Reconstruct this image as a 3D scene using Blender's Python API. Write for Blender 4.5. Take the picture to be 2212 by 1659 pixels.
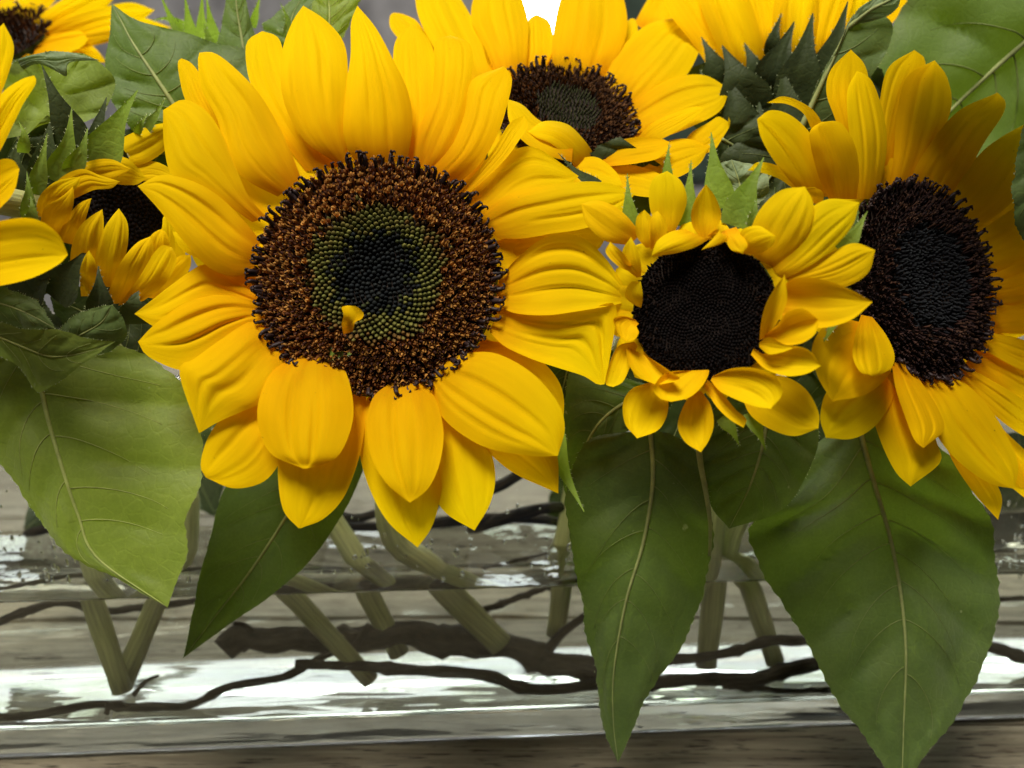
import bpy, bmesh, math, random
import numpy as np
from mathutils import Vector, Matrix, Quaternion, noise

random.seed(7)
for o in list(bpy.data.objects):
    bpy.data.objects.remove(o)
S = 0.01                                   # all lengths below are in cm
sc = bpy.context.scene
COL = sc.collection

# ------------------------------------------------------------------ camera, world, lights
CAM = Vector((0, 0, 16.4)); PITCH = math.radians(12.0)
IW, IH, FPX = 2212.0, 1659.0, 1878.0       # reference picture frame the traced points are given in
cd = bpy.data.cameras.new('camera'); cam = bpy.data.objects.new('camera', cd); COL.objects.link(cam)
cam.location = CAM * S; cam.rotation_euler = (math.pi / 2 - PITCH, 0, 0)
cd.sensor_width = 36; cd.lens = 36 * FPX / IW
cd.clip_start = 0.01; cd.clip_end = 50
cd.dof.use_dof = True; cd.dof.focus_distance = 0.205; cd.dof.aperture_fstop = 12
sc.camera = cam

w = bpy.data.worlds.new('World'); sc.world = w; w.use_nodes = True
w.node_tree.nodes['Background'].inputs[0].default_value = (0.93, 0.95, 1.0, 1)
w.node_tree.nodes['Background'].inputs[1].default_value = 0.05

def area(name, loc, target, size, power, col):
    l = bpy.data.lights.new(name, 'AREA'); l.shape = 'DISK'; l.size = size * S; l.energy = power; l.color = col
    o = bpy.data.objects.new(name, l); COL.objects.link(o); o.location = Vector(loc) * S
    o.rotation_euler = (Vector(target) - Vector(loc)).to_track_quat('-Z', 'Y').to_euler()
    return o
area('ceiling_lamp', (-26, -24, 125), (0, 21, 13), 52, 23.0, (1.0, 0.95, 0.86))

vs = sc.view_settings
vs.view_transform = 'Standard'; vs.look = 'None'; vs.exposure = 0.18; vs.gamma = 1.0; vs.use_curve_mapping = False
sc.render.engine = 'CYCLES'
sc.cycles.use_denoising = True
sc.cycles.max_bounces = 14; sc.cycles.transmission_bounces = 14; sc.cycles.transparent_max_bounces = 12
sc.cycles.diffuse_bounces = 5; sc.cycles.glossy_bounces = 6
sc.cycles.caustics_refractive = True; sc.cycles.caustics_reflective = False
sc.cycles.sample_clamp_indirect = 6.0; sc.cycles.blur_glossy = 0.3

# ------------------------------------------------------------------ projection helpers
FWD = Vector((0, math.cos(PITCH), -math.sin(PITCH))); UPV = Vector((0, math.sin(PITCH), math.cos(PITCH)))
def ray(x, y):
    return Vector((1, 0, 0)) * ((x - IW / 2) / FPX) + UPV * ((IH / 2 - y) / FPX) + FWD
def at(x, y, Y):
    r = ray(x, y); return CAM + r * (Y / r.y)
YAW = math.radians(3.7); VY = 24.0         # front glass of the vase
VE = Vector((math.cos(YAW), math.sin(YAW), 0)); VN = Vector((-math.sin(YAW), math.cos(YAW), 0)); V0 = Vector((0, VY, 0))
def atw(x, y, d):                          # a point d cm behind the front glass, seen through glass and water
    r = ray(x, y).normalized(); k = (V0 - CAM).dot(VN) / r.dot(VN); h = CAM + r * k
    rt = r - VN * r.dot(VN); rt = rt / 1.33
    q = rt + VN * math.sqrt(max(0.0, 1 - rt.length_squared)); return h + q * (d / q.dot(VN))

# ------------------------------------------------------------------ object helpers
def tag(o, label=None, cat=None, group=None, kind=None):
    if label: o['label'] = label
    if cat: o['category'] = cat
    if group: o['group'] = group
    if kind: o['kind'] = kind
    return o
def root(name, loc, label, cat, group=None):
    o = bpy.data.objects.new(name, None); COL.objects.link(o); o.location = Vector(loc) * S
    o.empty_display_size = 0.01; o['_w'] = 1; tag(o, label, cat, group); del o['_w']
    return o
ORI = {}
def worldpos(o):
    p = Vector((0, 0, 0))
    while o is not None:
        p += Vector(o.location); o = o.parent
    return p
def mesh(name, verts, faces, mats, parent=None, uvs=None, cols=None, smooth=True, mi=None):
    me = bpy.data.meshes.new(name)
    off = (worldpos(parent) if parent else Vector((0, 0, 0)))
    V = np.array(verts, dtype=float).reshape(-1, 3) * S - np.array(off)
    me.from_pydata(V.tolist(), [], faces)
    if not isinstance(mats, (list, tuple)): mats = [mats]
    for m in mats: me.materials.append(m)
    if uvs is not None:
        ul = me.uv_layers.new(name='UVMap'); li = np.zeros(len(me.loops), dtype=int); me.loops.foreach_get('vertex_index', li)
        ul.data.foreach_set('uv', np.array(uvs, dtype=float)[li].ravel())
    if cols is not None:
        ca = me.color_attributes.new('Col', 'FLOAT_COLOR', 'POINT'); ca.data.foreach_set('color', np.array(cols, dtype=float).ravel())
    if smooth: me.polygons.foreach_set('use_smooth', [True] * len(me.polygons))
    if mi is not None: me.polygons.foreach_set('material_index', mi)
    me.update()
    o = bpy.data.objects.new(name, me); COL.objects.link(o); o.parent = parent
    return o
def tube_geo(pts, rad, n=8, cap=True):
    pts = [Vector(p) for p in pts]; V = []; F = []; U = []
    t0 = (pts[1] - pts[0]).normalized(); a = t0.orthogonal().normalized(); L = 0
    for i, p in enumerate(pts):
        t = (pts[min(i + 1, len(pts) - 1)] - pts[max(i - 1, 0)]).normalized()
        a = (a - t * a.dot(t)); a = a.normalized() if a.length > 1e-6 else t.orthogonal().normalized(); b = t.cross(a)
        if i: L += (p - pts[i - 1]).length
        for k in range(n):
            an = 2 * math.pi * k / n; V.append(p + (a * math.cos(an) + b * math.sin(an)) * rad[i]); U.append((L, k / n))
    for i in range(len(pts) - 1):
        for k in range(n):
            k2 = (k + 1) % n; F.append((i * n + k, i * n + k2, (i + 1) * n + k2, (i + 1) * n + k))
    if cap: F.append(tuple(range(n - 1, -1, -1))); F.append(tuple((len(pts) - 1) * n + k for k in range(n)))
    return V, F, U
def tube(name, pts, rad, m, parent=None, n=8):
    V, F, U = tube_geo(pts, rad, n); return mesh(name, V, F, m, parent, uvs=U)
def cr(P, n):                                # Catmull-Rom through points, n samples (vectors of any size)
    P = np.array([list(p) for p in P], dtype=float)
    if len(P) == 2: return [tuple(P[0] + (P[1] - P[0]) * i / (n - 1)) for i in range(n)]
    d = np.r_[0, np.cumsum(np.maximum(1e-6, np.linalg.norm(np.diff(P, axis=0), axis=1)))]
    Q = np.vstack([2 * P[0] - P[1], P, 2 * P[-1] - P[-2]]); out = []
    for i in range(n):
        s = d[-1] * i / (n - 1); k = min(max(int(np.searchsorted(d, s, 'right')) - 1, 0), len(P) - 2)
        u = (s - d[k]) / (d[k + 1] - d[k]); a, b, c, e = Q[k], Q[k + 1], Q[k + 2], Q[k + 3]
        out.append(tuple(0.5 * ((2 * b) + (c - a) * u + (2 * a - 5 * b + 4 * c - e) * u * u + (3 * b - a - 3 * c + e) * u ** 3)))
    return out

# ------------------------------------------------------------------ materials
def newmat(name):
    m = bpy.data.materials.new(name); m.use_nodes = True; nt = m.node_tree
    for n in list(nt.nodes): nt.nodes.remove(n)
    out = nt.nodes.new('ShaderNodeOutputMaterial'); return m, nt, out
def N(nt, t, **kw):
    n = nt.nodes.new(t)
    for k, v in kw.items():
        if k.startswith('i_'):
            key = k[2:]; key = int(key) if key.isdigit() else key.replace('_', ' ')
            n.inputs[key].default_value = v
        else: setattr(n, k, v)
    return n
def ramp(nt, stops, fac=None):
    r = N(nt, 'ShaderNodeValToRGB'); e = r.color_ramp.elements
    e[0].position, e[0].color = stops[0][0], (*stops[0][1], 1); e[1].position, e[1].color = stops[-1][0], (*stops[-1][1], 1)
    for p, c in stops[1:-1]: x = e.new(p); x.color = (*c, 1)
    if fac is not None: nt.links.new(fac, r.inputs[0])
    return r
def mix(nt, mode, a, b, f):
    m = N(nt, 'ShaderNodeMix', data_type='RGBA', blend_type=mode)
    for s, v in ((m.inputs[6], a), (m.inputs[7], b), (m.inputs[0], f)):
        if hasattr(v, 'is_output') or isinstance(v, bpy.types.NodeSocket): nt.links.new(v, s)
        else: s.default_value = v if not isinstance(v, tuple) else (*v, 1)
    return m.outputs[2]

def petal_mat(name, c0, c1, c2, transl):
    m, nt, out = newmat(name); L = nt.links.new
    uv = N(nt, 'ShaderNodeUVMap'); sep = N(nt, 'ShaderNodeSeparateXYZ'); L(uv.outputs[0], sep.inputs[0])
    oi = N(nt, 'ShaderNodeObjectInfo')
    mp = N(nt, 'ShaderNodeMapping'); mp.inputs['Scale'].default_value = (1.1, 13, 1); L(uv.outputs[0], mp.inputs[0])
    off = N(nt, 'ShaderNodeCombineXYZ'); mm = N(nt, 'ShaderNodeMath', operation='MULTIPLY', i_1=37.0); L(oi.outputs['Random'], mm.inputs[0])
    L(mm.outputs[0], off.inputs[0]); L(mm.outputs[0], off.inputs[1]); L(off.outputs[0], mp.inputs['Location'])
    st = N(nt, 'ShaderNodeTexNoise', i_Scale=1.0, i_Detail=5.0, i_Roughness=0.55); L(mp.outputs[0], st.inputs['Vector'])
    mp2 = N(nt, 'ShaderNodeMapping'); mp2.inputs['Scale'].default_value = (3, 6, 1); L(uv.outputs[0], mp2.inputs[0]); L(off.outputs[0], mp2.inputs['Location'])
    bl = N(nt, 'ShaderNodeTexNoise', i_Scale=1.0, i_Detail=3.0); L(mp2.outputs[0], bl.inputs['Vector'])
    add = N(nt, 'ShaderNodeMath', operation='MULTIPLY_ADD', i_1=0.28, i_2=-0.14); L(bl.outputs[0], add.inputs[0])
    a2 = N(nt, 'ShaderNodeMath', operation='ADD'); L(sep.outputs[0], a2.inputs[0]); L(add.outputs[0], a2.inputs[1])
    rp = ramp(nt, [(0.0, c0), (0.28, c1), (0.75, c2), (1.0, c2)], a2.outputs[0])
    str_ = ramp(nt, [(0.33, (0.80, 0.72, 0.6)), (0.6, (1, 1, 1))], st.outputs[0])
    c = mix(nt, 'MULTIPLY', rp.outputs[0], str_.outputs[0], 0.22)
    spk = N(nt, 'ShaderNodeMapping'); spk.inputs['Scale'].default_value = (16, 7, 1); L(uv.outputs[0], spk.inputs[0]); L(off.outputs[0], spk.inputs['Location'])
    spn = N(nt, 'ShaderNodeTexNoise', i_Scale=1.0, i_Detail=3.0); L(spk.outputs[0], spn.inputs['Vector'])
    spr = ramp(nt, [(0.735, (0, 0, 0)), (0.80, (0.6, 0.6, 0.6))], spn.outputs[0]); c = mix(nt, 'MIX', c, (0.30, 0.13, 0.012), spr.outputs[0])
    hv = N(nt, 'ShaderNodeHueSaturation'); L(c, hv.inputs['Color'])
    h = N(nt, 'ShaderNodeMapRange', i_3=0.488, i_4=0.505); L(oi.outputs['Random'], h.inputs[0]); L(h.outputs[0], hv.inputs['Hue'])
    v = N(nt, 'ShaderNodeMapRange', i_3=0.93, i_4=1.05); L(bl.outputs[0], v.inputs[0]); L(v.outputs[0], hv.inputs['Value'])
    bs = N(nt, 'ShaderNodeBsdfPrincipled', i_Roughness=0.75); bs.inputs['Specular IOR Level'].default_value = 0.03
    L(hv.outputs[0], bs.inputs['Base Color'])
    tr = N(nt, 'ShaderNodeBsdfTranslucent'); tc = mix(nt, 'MULTIPLY', hv.outputs[0], (1.0, 0.9, 0.5), 1.0); L(tc, tr.inputs[0])
    bp = N(nt, 'ShaderNodeBump', i_Strength=0.16, i_Distance=0.0006); L(st.outputs[0], bp.inputs['Height']); L(bp.outputs[0], bs.inputs['Normal'])
    mx = N(nt, 'ShaderNodeMixShader', i_0=transl); L(bs.outputs[0], mx.inputs[1]); L(tr.outputs[0], mx.inputs[2]); L(mx.outputs[0], out.inputs[0])
    return m
M = {}
M['petal'] = petal_mat('petal_yellow', (0.72, 0.33, 0.002), (0.86, 0.54, 0.002), (0.88, 0.615, 0.002), 0.42)
M['petal_small'] = petal_mat('petal_young', (0.76, 0.40, 0.003), (0.87, 0.57, 0.003), (0.89, 0.635, 0.003), 0.38)

def leaf_mat(name, ca, cb, transl, tcol, scale=90):
    m, nt, out = newmat(name); L = nt.links.new
    tcd = N(nt, 'ShaderNodeTexCoord')
    n1 = N(nt, 'ShaderNodeTexNoise', i_Scale=scale, i_Detail=6.0, i_Roughness=0.6); L(tcd.outputs['Object'], n1.inputs['Vector'])
    n2 = N(nt, 'ShaderNodeTexVoronoi', i_Scale=300.0, feature='DISTANCE_TO_EDGE'); L(tcd.outputs['Object'], n2.inputs['Vector'])
    n3 = N(nt, 'ShaderNodeTexNoise', i_Scale=1400.0, i_Detail=2.0); L(tcd.outputs['Object'], n3.inputs['Vector'])
    rp = ramp(nt, [(0.3, ca), (0.72, cb)], n1.outputs[0])
    vr = ramp(nt, [(0.0, (1.14, 1.13, 1.08)), (0.10, (1, 1, 1))], n2.outputs[0])
    c = mix(nt, 'MULTIPLY', rp.outputs[0], vr.outputs[0], 0.6)
    fz = ramp(nt, [(0.35, (0.86, 0.86, 0.86)), (0.65, (1.1, 1.1, 1.1))], n3.outputs[0])
    c = mix(nt, 'MULTIPLY', c, fz.outputs[0], 0.6)
    sp = N(nt, 'ShaderNodeTexNoise', i_Scale=230.0, i_Detail=2.0); L(tcd.outputs['Object'], sp.inputs['Vector'])
    sr = ramp(nt, [(0.735, (0, 0, 0)), (0.77, (1, 1, 1))], sp.outputs[0])
    c = mix(nt, 'MIX', c, (0.34, 0.36, 0.2), sr.outputs[0])
    bs = N(nt, 'ShaderNodeBsdfPrincipled', i_Roughness=0.6); bs.inputs['Specular IOR Level'].default_value = 0.25
    bs.inputs['Sheen Weight'].default_value = 0.12; bs.inputs['Sheen Roughness'].default_value = 0.5
    L(c, bs.inputs['Base Color'])
    ad = N(nt, 'ShaderNodeMath', operation='MULTIPLY_ADD', i_1=-0.5); L(vr.outputs[0], ad.inputs[0]); L(n1.outputs[0], ad.inputs[2])
    bp = N(nt, 'ShaderNodeBump', i_Strength=0.8, i_Distance=0.0008); L(ad.outputs[0], bp.inputs['Height']); L(bp.outputs[0], bs.inputs['Normal'])
    tr = N(nt, 'ShaderNodeBsdfTranslucent'); tr.inputs[0].default_value = (*tcol, 1)
    mx = N(nt, 'ShaderNodeMixShader', i_0=transl); L(bs.outputs[0], mx.inputs[1]); L(tr.outputs[0], mx.inputs[2]); L(mx.outputs[0], out.inputs[0])
    return m
M['leaf'] = leaf_mat('leaf_green', (0.066, 0.110, 0.026), (0.112, 0.160, 0.045), 0.22, (0.18, 0.27, 0.01))
M['leaf_pale'] = leaf_mat('leaf_pale_green', (0.138, 0.192, 0.028), (0.205, 0.262, 0.045), 0.25, (0.28, 0.36, 0.012))
M['leaf_grey'] = leaf_mat('leaf_underside', (0.13, 0.175, 0.085), (0.22, 0.28, 0.14), 0.15, (0.16, 0.24, 0.04), 220)
M['bract'] = leaf_mat('bract_green', (0.125, 0.195, 0.02), (0.215, 0.30, 0.035), 0.30, (0.30, 0.46, 0.015), 140)
M['bract_shaded'] = leaf_mat('bract_shaded_green', (0.022, 0.034, 0.007), (0.042, 0.060, 0.012), 0.10, (0.06, 0.10, 0.006), 140)  # near-black copy of the bract green, with the shade put into its colour

def plain(name, col, rough=0.6, noise_s=None, amt=0.5, spec=0.3, bump=0.0, stretch=None, uvs=False):
    m, nt, out = newmat(name); L = nt.links.new
    bs = N(nt, 'ShaderNodeBsdfPrincipled', i_Roughness=rough); bs.inputs['Specular IOR Level'].default_value = spec
    bs.inputs['Base Color'].default_value = (*col, 1)
    if noise_s:
        tcd = N(nt, 'ShaderNodeTexCoord'); n1 = N(nt, 'ShaderNodeTexNoise', i_Scale=noise_s, i_Detail=5.0, i_Roughness=0.6)
        src = tcd.outputs['UV' if uvs else 'Object']
        if stretch:
            mp = N(nt, 'ShaderNodeMapping'); mp.inputs['Scale'].default_value = stretch; L(src, mp.inputs[0]); src = mp.outputs[0]
        L(src, n1.inputs['Vector'])
        rp = ramp(nt, [(0.3, tuple(c * (1 - amt) for c in col)), (0.7, tuple(c * (1 + amt) for c in col))], n1.outputs[0]); L(rp.outputs[0], bs.inputs['Base Color'])
        if bump:
            bp = N(nt, 'ShaderNodeBump', i_Strength=bump, i_Distance=0.001); L(n1.outputs[0], bp.inputs['Height']); L(bp.outputs[0], bs.inputs['Normal'])
    L(bs.outputs[0], out.inputs[0]); return m
M['vein'] = plain('leaf_vein', (0.26, 0.29, 0.10), 0.6, 300, 0.25)
M['side_vein'] = plain('leaf_side_vein', (0.15, 0.185, 0.05), 0.6, 300, 0.25)
M['vein_pale'] = plain('pale_leaf_vein', (0.33, 0.37, 0.10), 0.6, 300, 0.25)
M['hair'] = plain('plant_hair', (0.38, 0.43, 0.22), 0.6)
M['stem'] = plain('stem_green', (0.46, 0.47, 0.19), 0.5, 1.0, 0.35, 0.35, 0.4, (0.6, 26, 1), True)
M['twig'] = plain('twig_bark', (0.024, 0.018, 0.009), 0.75, 1.0, 0.8, 0.15, 1.0, (2.0, 14, 1), True)
M['recept'] = plain('receptacle_green', (0.05, 0.085, 0.018), 0.65, 200, 0.4)

def attr_mat(name, rough=0.65, spec=0.2, transl=0.0):
    m, nt, out = newmat(name); L = nt.links.new
    a = N(nt, 'ShaderNodeVertexColor', layer_name='Col'); bs = N(nt, 'ShaderNodeBsdfPrincipled', i_Roughness=rough); bs.inputs['Specular IOR Level'].default_value = spec
    L(a.outputs[0], bs.inputs['Base Color']); L(bs.outputs[0], out.inputs[0]); return m
M['floret'] = attr_mat('disc_floret', 0.8, 0.08)
M['discbase'] = plain('disc_ground', (0.02, 0.011, 0.006), 0.8, 500, 0.5)
M['fringe'] = plain('floret_tip', (0.022, 0.010, 0.009), 0.55, 900, 0.5)

# glass and water
def glass_mat(name, ior, col, bump_scale, strength, stretch, dist):
    m, nt, out = newmat(name); L = nt.links.new
    g = N(nt, 'ShaderNodeBsdfGlass', i_Roughness=0.0, i_IOR=ior); g.inputs['Color'].default_value = (*col, 1)
    if strength:
        tcd = N(nt, 'ShaderNodeTexCoord'); mp = N(nt, 'ShaderNodeMapping'); mp.inputs['Scale'].default_value = stretch; L(tcd.outputs['Object'], mp.inputs[0])
        n1 = N(nt, 'ShaderNodeTexNoise', i_Scale=bump_scale, i_Detail=2.5, i_Roughness=0.5); L(mp.outputs[0], n1.inputs['Vector'])
        bp = N(nt, 'ShaderNodeBump', i_Strength=strength, i_Distance=dist); L(n1.outputs[0], bp.inputs['Height']); L(bp.outputs[0], g.inputs['Normal'])
    L(g.outputs[0], out.inputs[0]); return m
M['glass'] = glass_mat('clear_glass', 1.5, (0.985, 0.995, 0.985), 40, 0.06, (0.25, 1, 1.6), 0.002)
M['glass_base'] = glass_mat('thick_glass_base', 1.5, (0.985, 0.995, 0.985), 60, 0.24, (0.20, 1, 1.8), 0.002)
M['water'] = glass_mat('vase_water', 1.33, (0.968, 0.968, 0.935), 1, 0, None, 0)
M['water_top'] = glass_mat('water_surface', 1.33, (0.97, 0.97, 0.92), 75, 0.10, (0.9, 1, 1), 0.003)

def wood_mat():
    m, nt, out = newmat('weathered_wood'); L = nt.links.new
    tcd = N(nt, 'ShaderNodeTexCoord'); oi = N(nt, 'ShaderNodeObjectInfo'); mm = N(nt, 'ShaderNodeMath', operation='MULTIPLY', i_1=9.0); L(oi.outputs['Random'], mm.inputs[0])
    cx = N(nt, 'ShaderNodeCombineXYZ'); L(mm.outputs[0], cx.inputs[0]); L(mm.outputs[0], cx.inputs[2])
    mp = N(nt, 'ShaderNodeMapping'); mp.inputs['Scale'].default_value = (16, 300, 300); L(tcd.outputs['Object'], mp.inputs[0]); L(cx.outputs[0], mp.inputs['Location'])
    n1 = N(nt, 'ShaderNodeTexNoise', i_Scale=1.0, i_Detail=10.0, i_Roughness=0.70, i_Distortion=0.5); L(mp.outputs[0], n1.inputs['Vector'])
    mp2 = N(nt, 'ShaderNodeMapping'); mp2.inputs['Scale'].default_value = (90, 800, 800); L(tcd.outputs['Object'], mp2.inputs[0]); L(cx.outputs[0], mp2.inputs['Location'])
    n2 = N(nt, 'ShaderNodeTexNoise', i_Scale=1.0, i_Detail=4.0, i_Roughness=0.6); L(mp2.outputs[0], n2.inputs['Vector'])
    n3 = N(nt, 'ShaderNodeTexNoise', i_Scale=14.0, i_Detail=4.0); L(tcd.outputs['Object'], n3.inputs['Vector'])
    rp = ramp(nt, [(0.30, (0.09, 0.073, 0.05)), (0.5, (0.19, 0.166, 0.118)), (0.72, (0.31, 0.278, 0.205))], n1.outputs[0])
    fl = ramp(nt, [(0.34, (0.10, 0.075, 0.05)), (0.43, (1, 1, 1))], n2.outputs[0])
    c = mix(nt, 'MULTIPLY', rp.outputs[0], fl.outputs[0], 0.9)
    bl = ramp(nt, [(0.3, (0.72, 0.70, 0.66)), (0.7, (1.12, 1.1, 1.05))], n3.outputs[0])
    c = mix(nt, 'MULTIPLY', c, bl.outputs[0], 0.8)
    bs = N(nt, 'ShaderNodeBsdfPrincipled', i_Roughness=0.7); bs.inputs['Specular IOR Level'].default_value = 0.15; L(c, bs.inputs['Base Color'])
    h = N(nt, 'ShaderNodeMath', operation='ADD'); L(n1.outputs[0], h.inputs[0]); L(fl.outputs[0], h.inputs[1])
    bp = N(nt, 'ShaderNodeBump', i_Strength=0.5, i_Distance=0.0012); L(h.outputs[0], bp.inputs['Height']); L(bp.outputs[0], bs.inputs['Normal'])
    L(bs.outputs[0], out.inputs[0]); return m
M['wood'] = wood_mat()
M['wall'] = plain('grey_plaster', (0.50, 0.49, 0.51), 0.8, 9, 0.5)
M['frame'] = plain('window_frame_paint', (0.62, 0.62, 0.60), 0.5)
M['green_blur_panel'] = plain('dark_green_blur', (0.07, 0.11, 0.08), 0.6, 20, 0.4)
def emit(name, col, s):
    m, nt, out = newmat(name); e = N(nt, 'ShaderNodeEmission', i_Strength=s); e.inputs[0].default_value = (*col, 1); nt.links.new(e.outputs[0], out.inputs[0]); return m
def pane_mat():
    m, nt, out = newmat('daylight_pane'); L = nt.links.new
    tcd = N(nt, 'ShaderNodeTexCoord'); n1 = N(nt, 'ShaderNodeTexNoise', i_Scale=2.6, i_Detail=4.0, i_Roughness=0.55); L(tcd.outputs['Object'], n1.inputs['Vector'])
    rp = ramp(nt, [(0.30, (0.10, 0.13, 0.08)), (0.41, (0.45, 0.50, 0.46)), (0.50, (0.86, 0.92, 1.0)), (0.65, (1.0, 1.0, 1.0))], n1.outputs[0])
    e = N(nt, 'ShaderNodeEmission', i_Strength=12.0); L(rp.outputs[0], e.inputs[0]); L(e.outputs[0], out.inputs[0]); return m
M['pane'] = pane_mat()

# ------------------------------------------------------------------ table, wall, window
def box_geo(x0, x1, y0, y1, z0, z1, b=0.0):
    bm = bmesh.new(); bmesh.ops.create_cube(bm, size=1)
    for v in bm.verts: v.co = Vector(((x0 + x1) / 2 + v.co.x * (x1 - x0), (y0 + y1) / 2 + v.co.y * (y1 - y0), (z0 + z1) / 2 + v.co.z * (z1 - z0)))
    if b: bmesh.ops.bevel(bm, geom=bm.edges[:], offset=b, segments=2, affect='EDGES')
    V = [v.co.copy() for v in bm.verts]; F = [tuple(v.index for v in f.verts) for f in bm.faces]
    bm.verts.ensure_lookup_table(); bm.free(); return V, F
table = root('wooden_table', (0, 50, 0), 'weathered grey wooden plank table under the glass vase', 'table')
y = 6.0; k = 0
while y < 120:
    wd = 9.4 + 0.4 * math.sin(k * 2.3); V, F = box_geo(-75, 75, y, y + wd - 0.12, -2.2, 0.0 - 0.03 * (k % 2), 0.12)
    mesh('plank', V, F, M['wood'], table, smooth=False); y += wd; k += 1

WY = 190.0
def wallrect(x0, x1, z0, z1, parent=None):
    V, F = box_geo(x0, x1, WY, WY + 6, z0, z1); return V, F
# wall made of pieces around two window openings
wv, wf = [], []
def addw(x0, x1, z0, z1):
    V, F = box_geo(x0, x1, WY, WY + 6, z0, z1); b = len(wv); wv.extend(V); wf.extend([tuple(i + b for i in f) for f in F])
addw(-230, 230, -60, 38); addw(-230, -5, 38, 72); addw(14, 230, 38, 72); addw(-230, 230, 72, 91); addw(-230, -160, 91, 215); addw(160, 230, 91, 215)
wall = mesh('wall', wv, wf, M['wall'], None, smooth=False); tag(wall, kind='structure')
win = root('window', (0, WY, 38), 'bright daylit window in the grey wall behind the flowers', 'window')
for (x0, x1, z0, z1) in [(-5, 14, 38, 72), (-160, -82, 91, 215), (-80, -2, 91, 215), (0, 78, 91, 215), (80, 160, 91, 215)]:
    V, F = box_geo(x0 + 1.5, x1 - 1.5, WY + 3, WY + 3.4, z0 + 1.5, z1 - 1.5); pn = mesh('pane', V, F, M['pane'], win, smooth=False)
    fv, ff = [], []
    for (a, b_, c, d) in [(x0, x1, z0, z0 + 1.5), (x0, x1, z1 - 1.5, z1), (x0, x0 + 1.5, z0 + 1.5, z1 - 1.5), (x1 - 1.5, x1, z0 + 1.5, z1 - 1.5)]:
        V, F = box_geo(a, b_, WY + 1, WY + 4.5, c, d); b = len(fv); fv.extend(V); ff.extend([tuple(i + b for i in f) for f in F])
    mesh('window_frame', fv, ff, M['frame'], win, smooth=False)
V, F = box_geo(19, 46, WY - 3, WY - 0.3, 20, 72, 0.6)
sh = mesh('green_blur_panel', V, F, M['green_blur_panel'], None, smooth=False); tag(sh, 'dark green panel standing in for a blurred shape beside the window', 'panel')  # stand-in for the out-of-focus dark green shape next to the window

# ------------------------------------------------------------------ vase and water
VL, VD, VH, WT, BT = 21.5, 6.2, 10.4, 0.30, 0.85
Z0 = 0.05
def rr(hl, hd, r, z, nc=6):
    out = []
    for (sx, sy, a0) in [(1, 1, 0), (-1, 1, 90), (-1, -1, 180), (1, -1, 270)]:
        for i in range(nc + 1):
            a = math.radians(a0 + 90 * i / nc); out.append(((hl - r) * sx + r * math.cos(a), (hd - r) * sy + r * math.sin(a), z))
    return out
def vtrans(p):
    c = V0 + VN * (VD / 2) + VE * 0.0; return c + VE * p[0] + VN * p[1] + Vector((0, 0, p[2]))
def ringmesh(name, rings, mat, parent, mi=None, capmats=(0, 0)):
    n = len(rings[0]); V = [vtrans(p) for r in rings for p in r]; F = []; I = []
    for i in range(len(rings) - 1):
        for k in range(n): F.append((i * n + k, i * n + (k + 1) % n, (i + 1) * n + (k + 1) % n, (i + 1) * n + k)); I.append(mi[i] if mi else 0)
    F.append(tuple(range(n - 1, -1, -1))); I.append(capmats[0]); F.append(tuple((len(rings) - 1) * n + k for k in range(n))); I.append(capmats[1])
    return mesh(name, V, F, mat, parent, mi=I)
vase = root('glass_vase', vtrans((0, 0, 0)), 'long clear glass trough vase with thick base holding the sunflowers', 'vase')
hl, hd = VL, VD / 2
prof = [(0.24, 0.0), (0.13, 0.015), (0.05, 0.06), (0.01, 0.14), (0, 0.24), (0, 0.4), (0, 0.8), (0, VH - 0.3), (0, VH - 0.12), (0.05, VH - 0.03), (WT / 2, VH), (WT - 0.05, VH - 0.03), (WT, VH - 0.12), (WT, VH - 0.3),
        (WT, BT + 0.4), (WT, BT + 0.2), (WT + 0.01, BT + 0.12), (WT + 0.05, BT + 0.05), (WT + 0.12, BT + 0.01), (WT + 0.2, BT)]
rings = [rr(hl - i, hd - i, max(0.15, 0.7 - i), Z0 + z) for i, z in prof]
vb = ringmesh('vase_body', rings, [M['glass'], M['glass_base']], vase, mi=[1, 1, 1, 1, 1, 1] + [0] * 8 + [1] * 5, capmats=(1, 1))
vb.data.set_sharp_from_angle(angle=math.radians(50))
HW = 5.0
q = WT - 0.03
wr = [rr(hl - q - 0.14, hd - q - 0.14, 0.3, Z0 + BT - 0.03), rr(hl - q - 0.04, hd - q - 0.04, 0.4, Z0 + BT + 0.01), rr(hl - q, hd - q, 0.45, Z0 + BT + 0.14), rr(hl - q, hd - q, 0.45, Z0 + BT + 0.4),
      rr(hl - q, hd - q, 0.45, HW - 0.1), rr(hl - q, hd - q, 0.45, HW + 0.06), rr(hl - q - 0.12, hd - q - 0.12, 0.4, HW - 0.02), rr(hl - q - 0.3, hd - q - 0.3, 0.3, HW - 0.05)]
water = ringmesh('water', wr, [M['water'], M['water_top']], None, mi=[0] * 5 + [1] * 2, capmats=(0, 1)); tag(water, 'clear water filling the lower half of the glass vase', 'water', kind='stuff')
water.data.set_sharp_from_angle(angle=math.radians(50))

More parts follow.
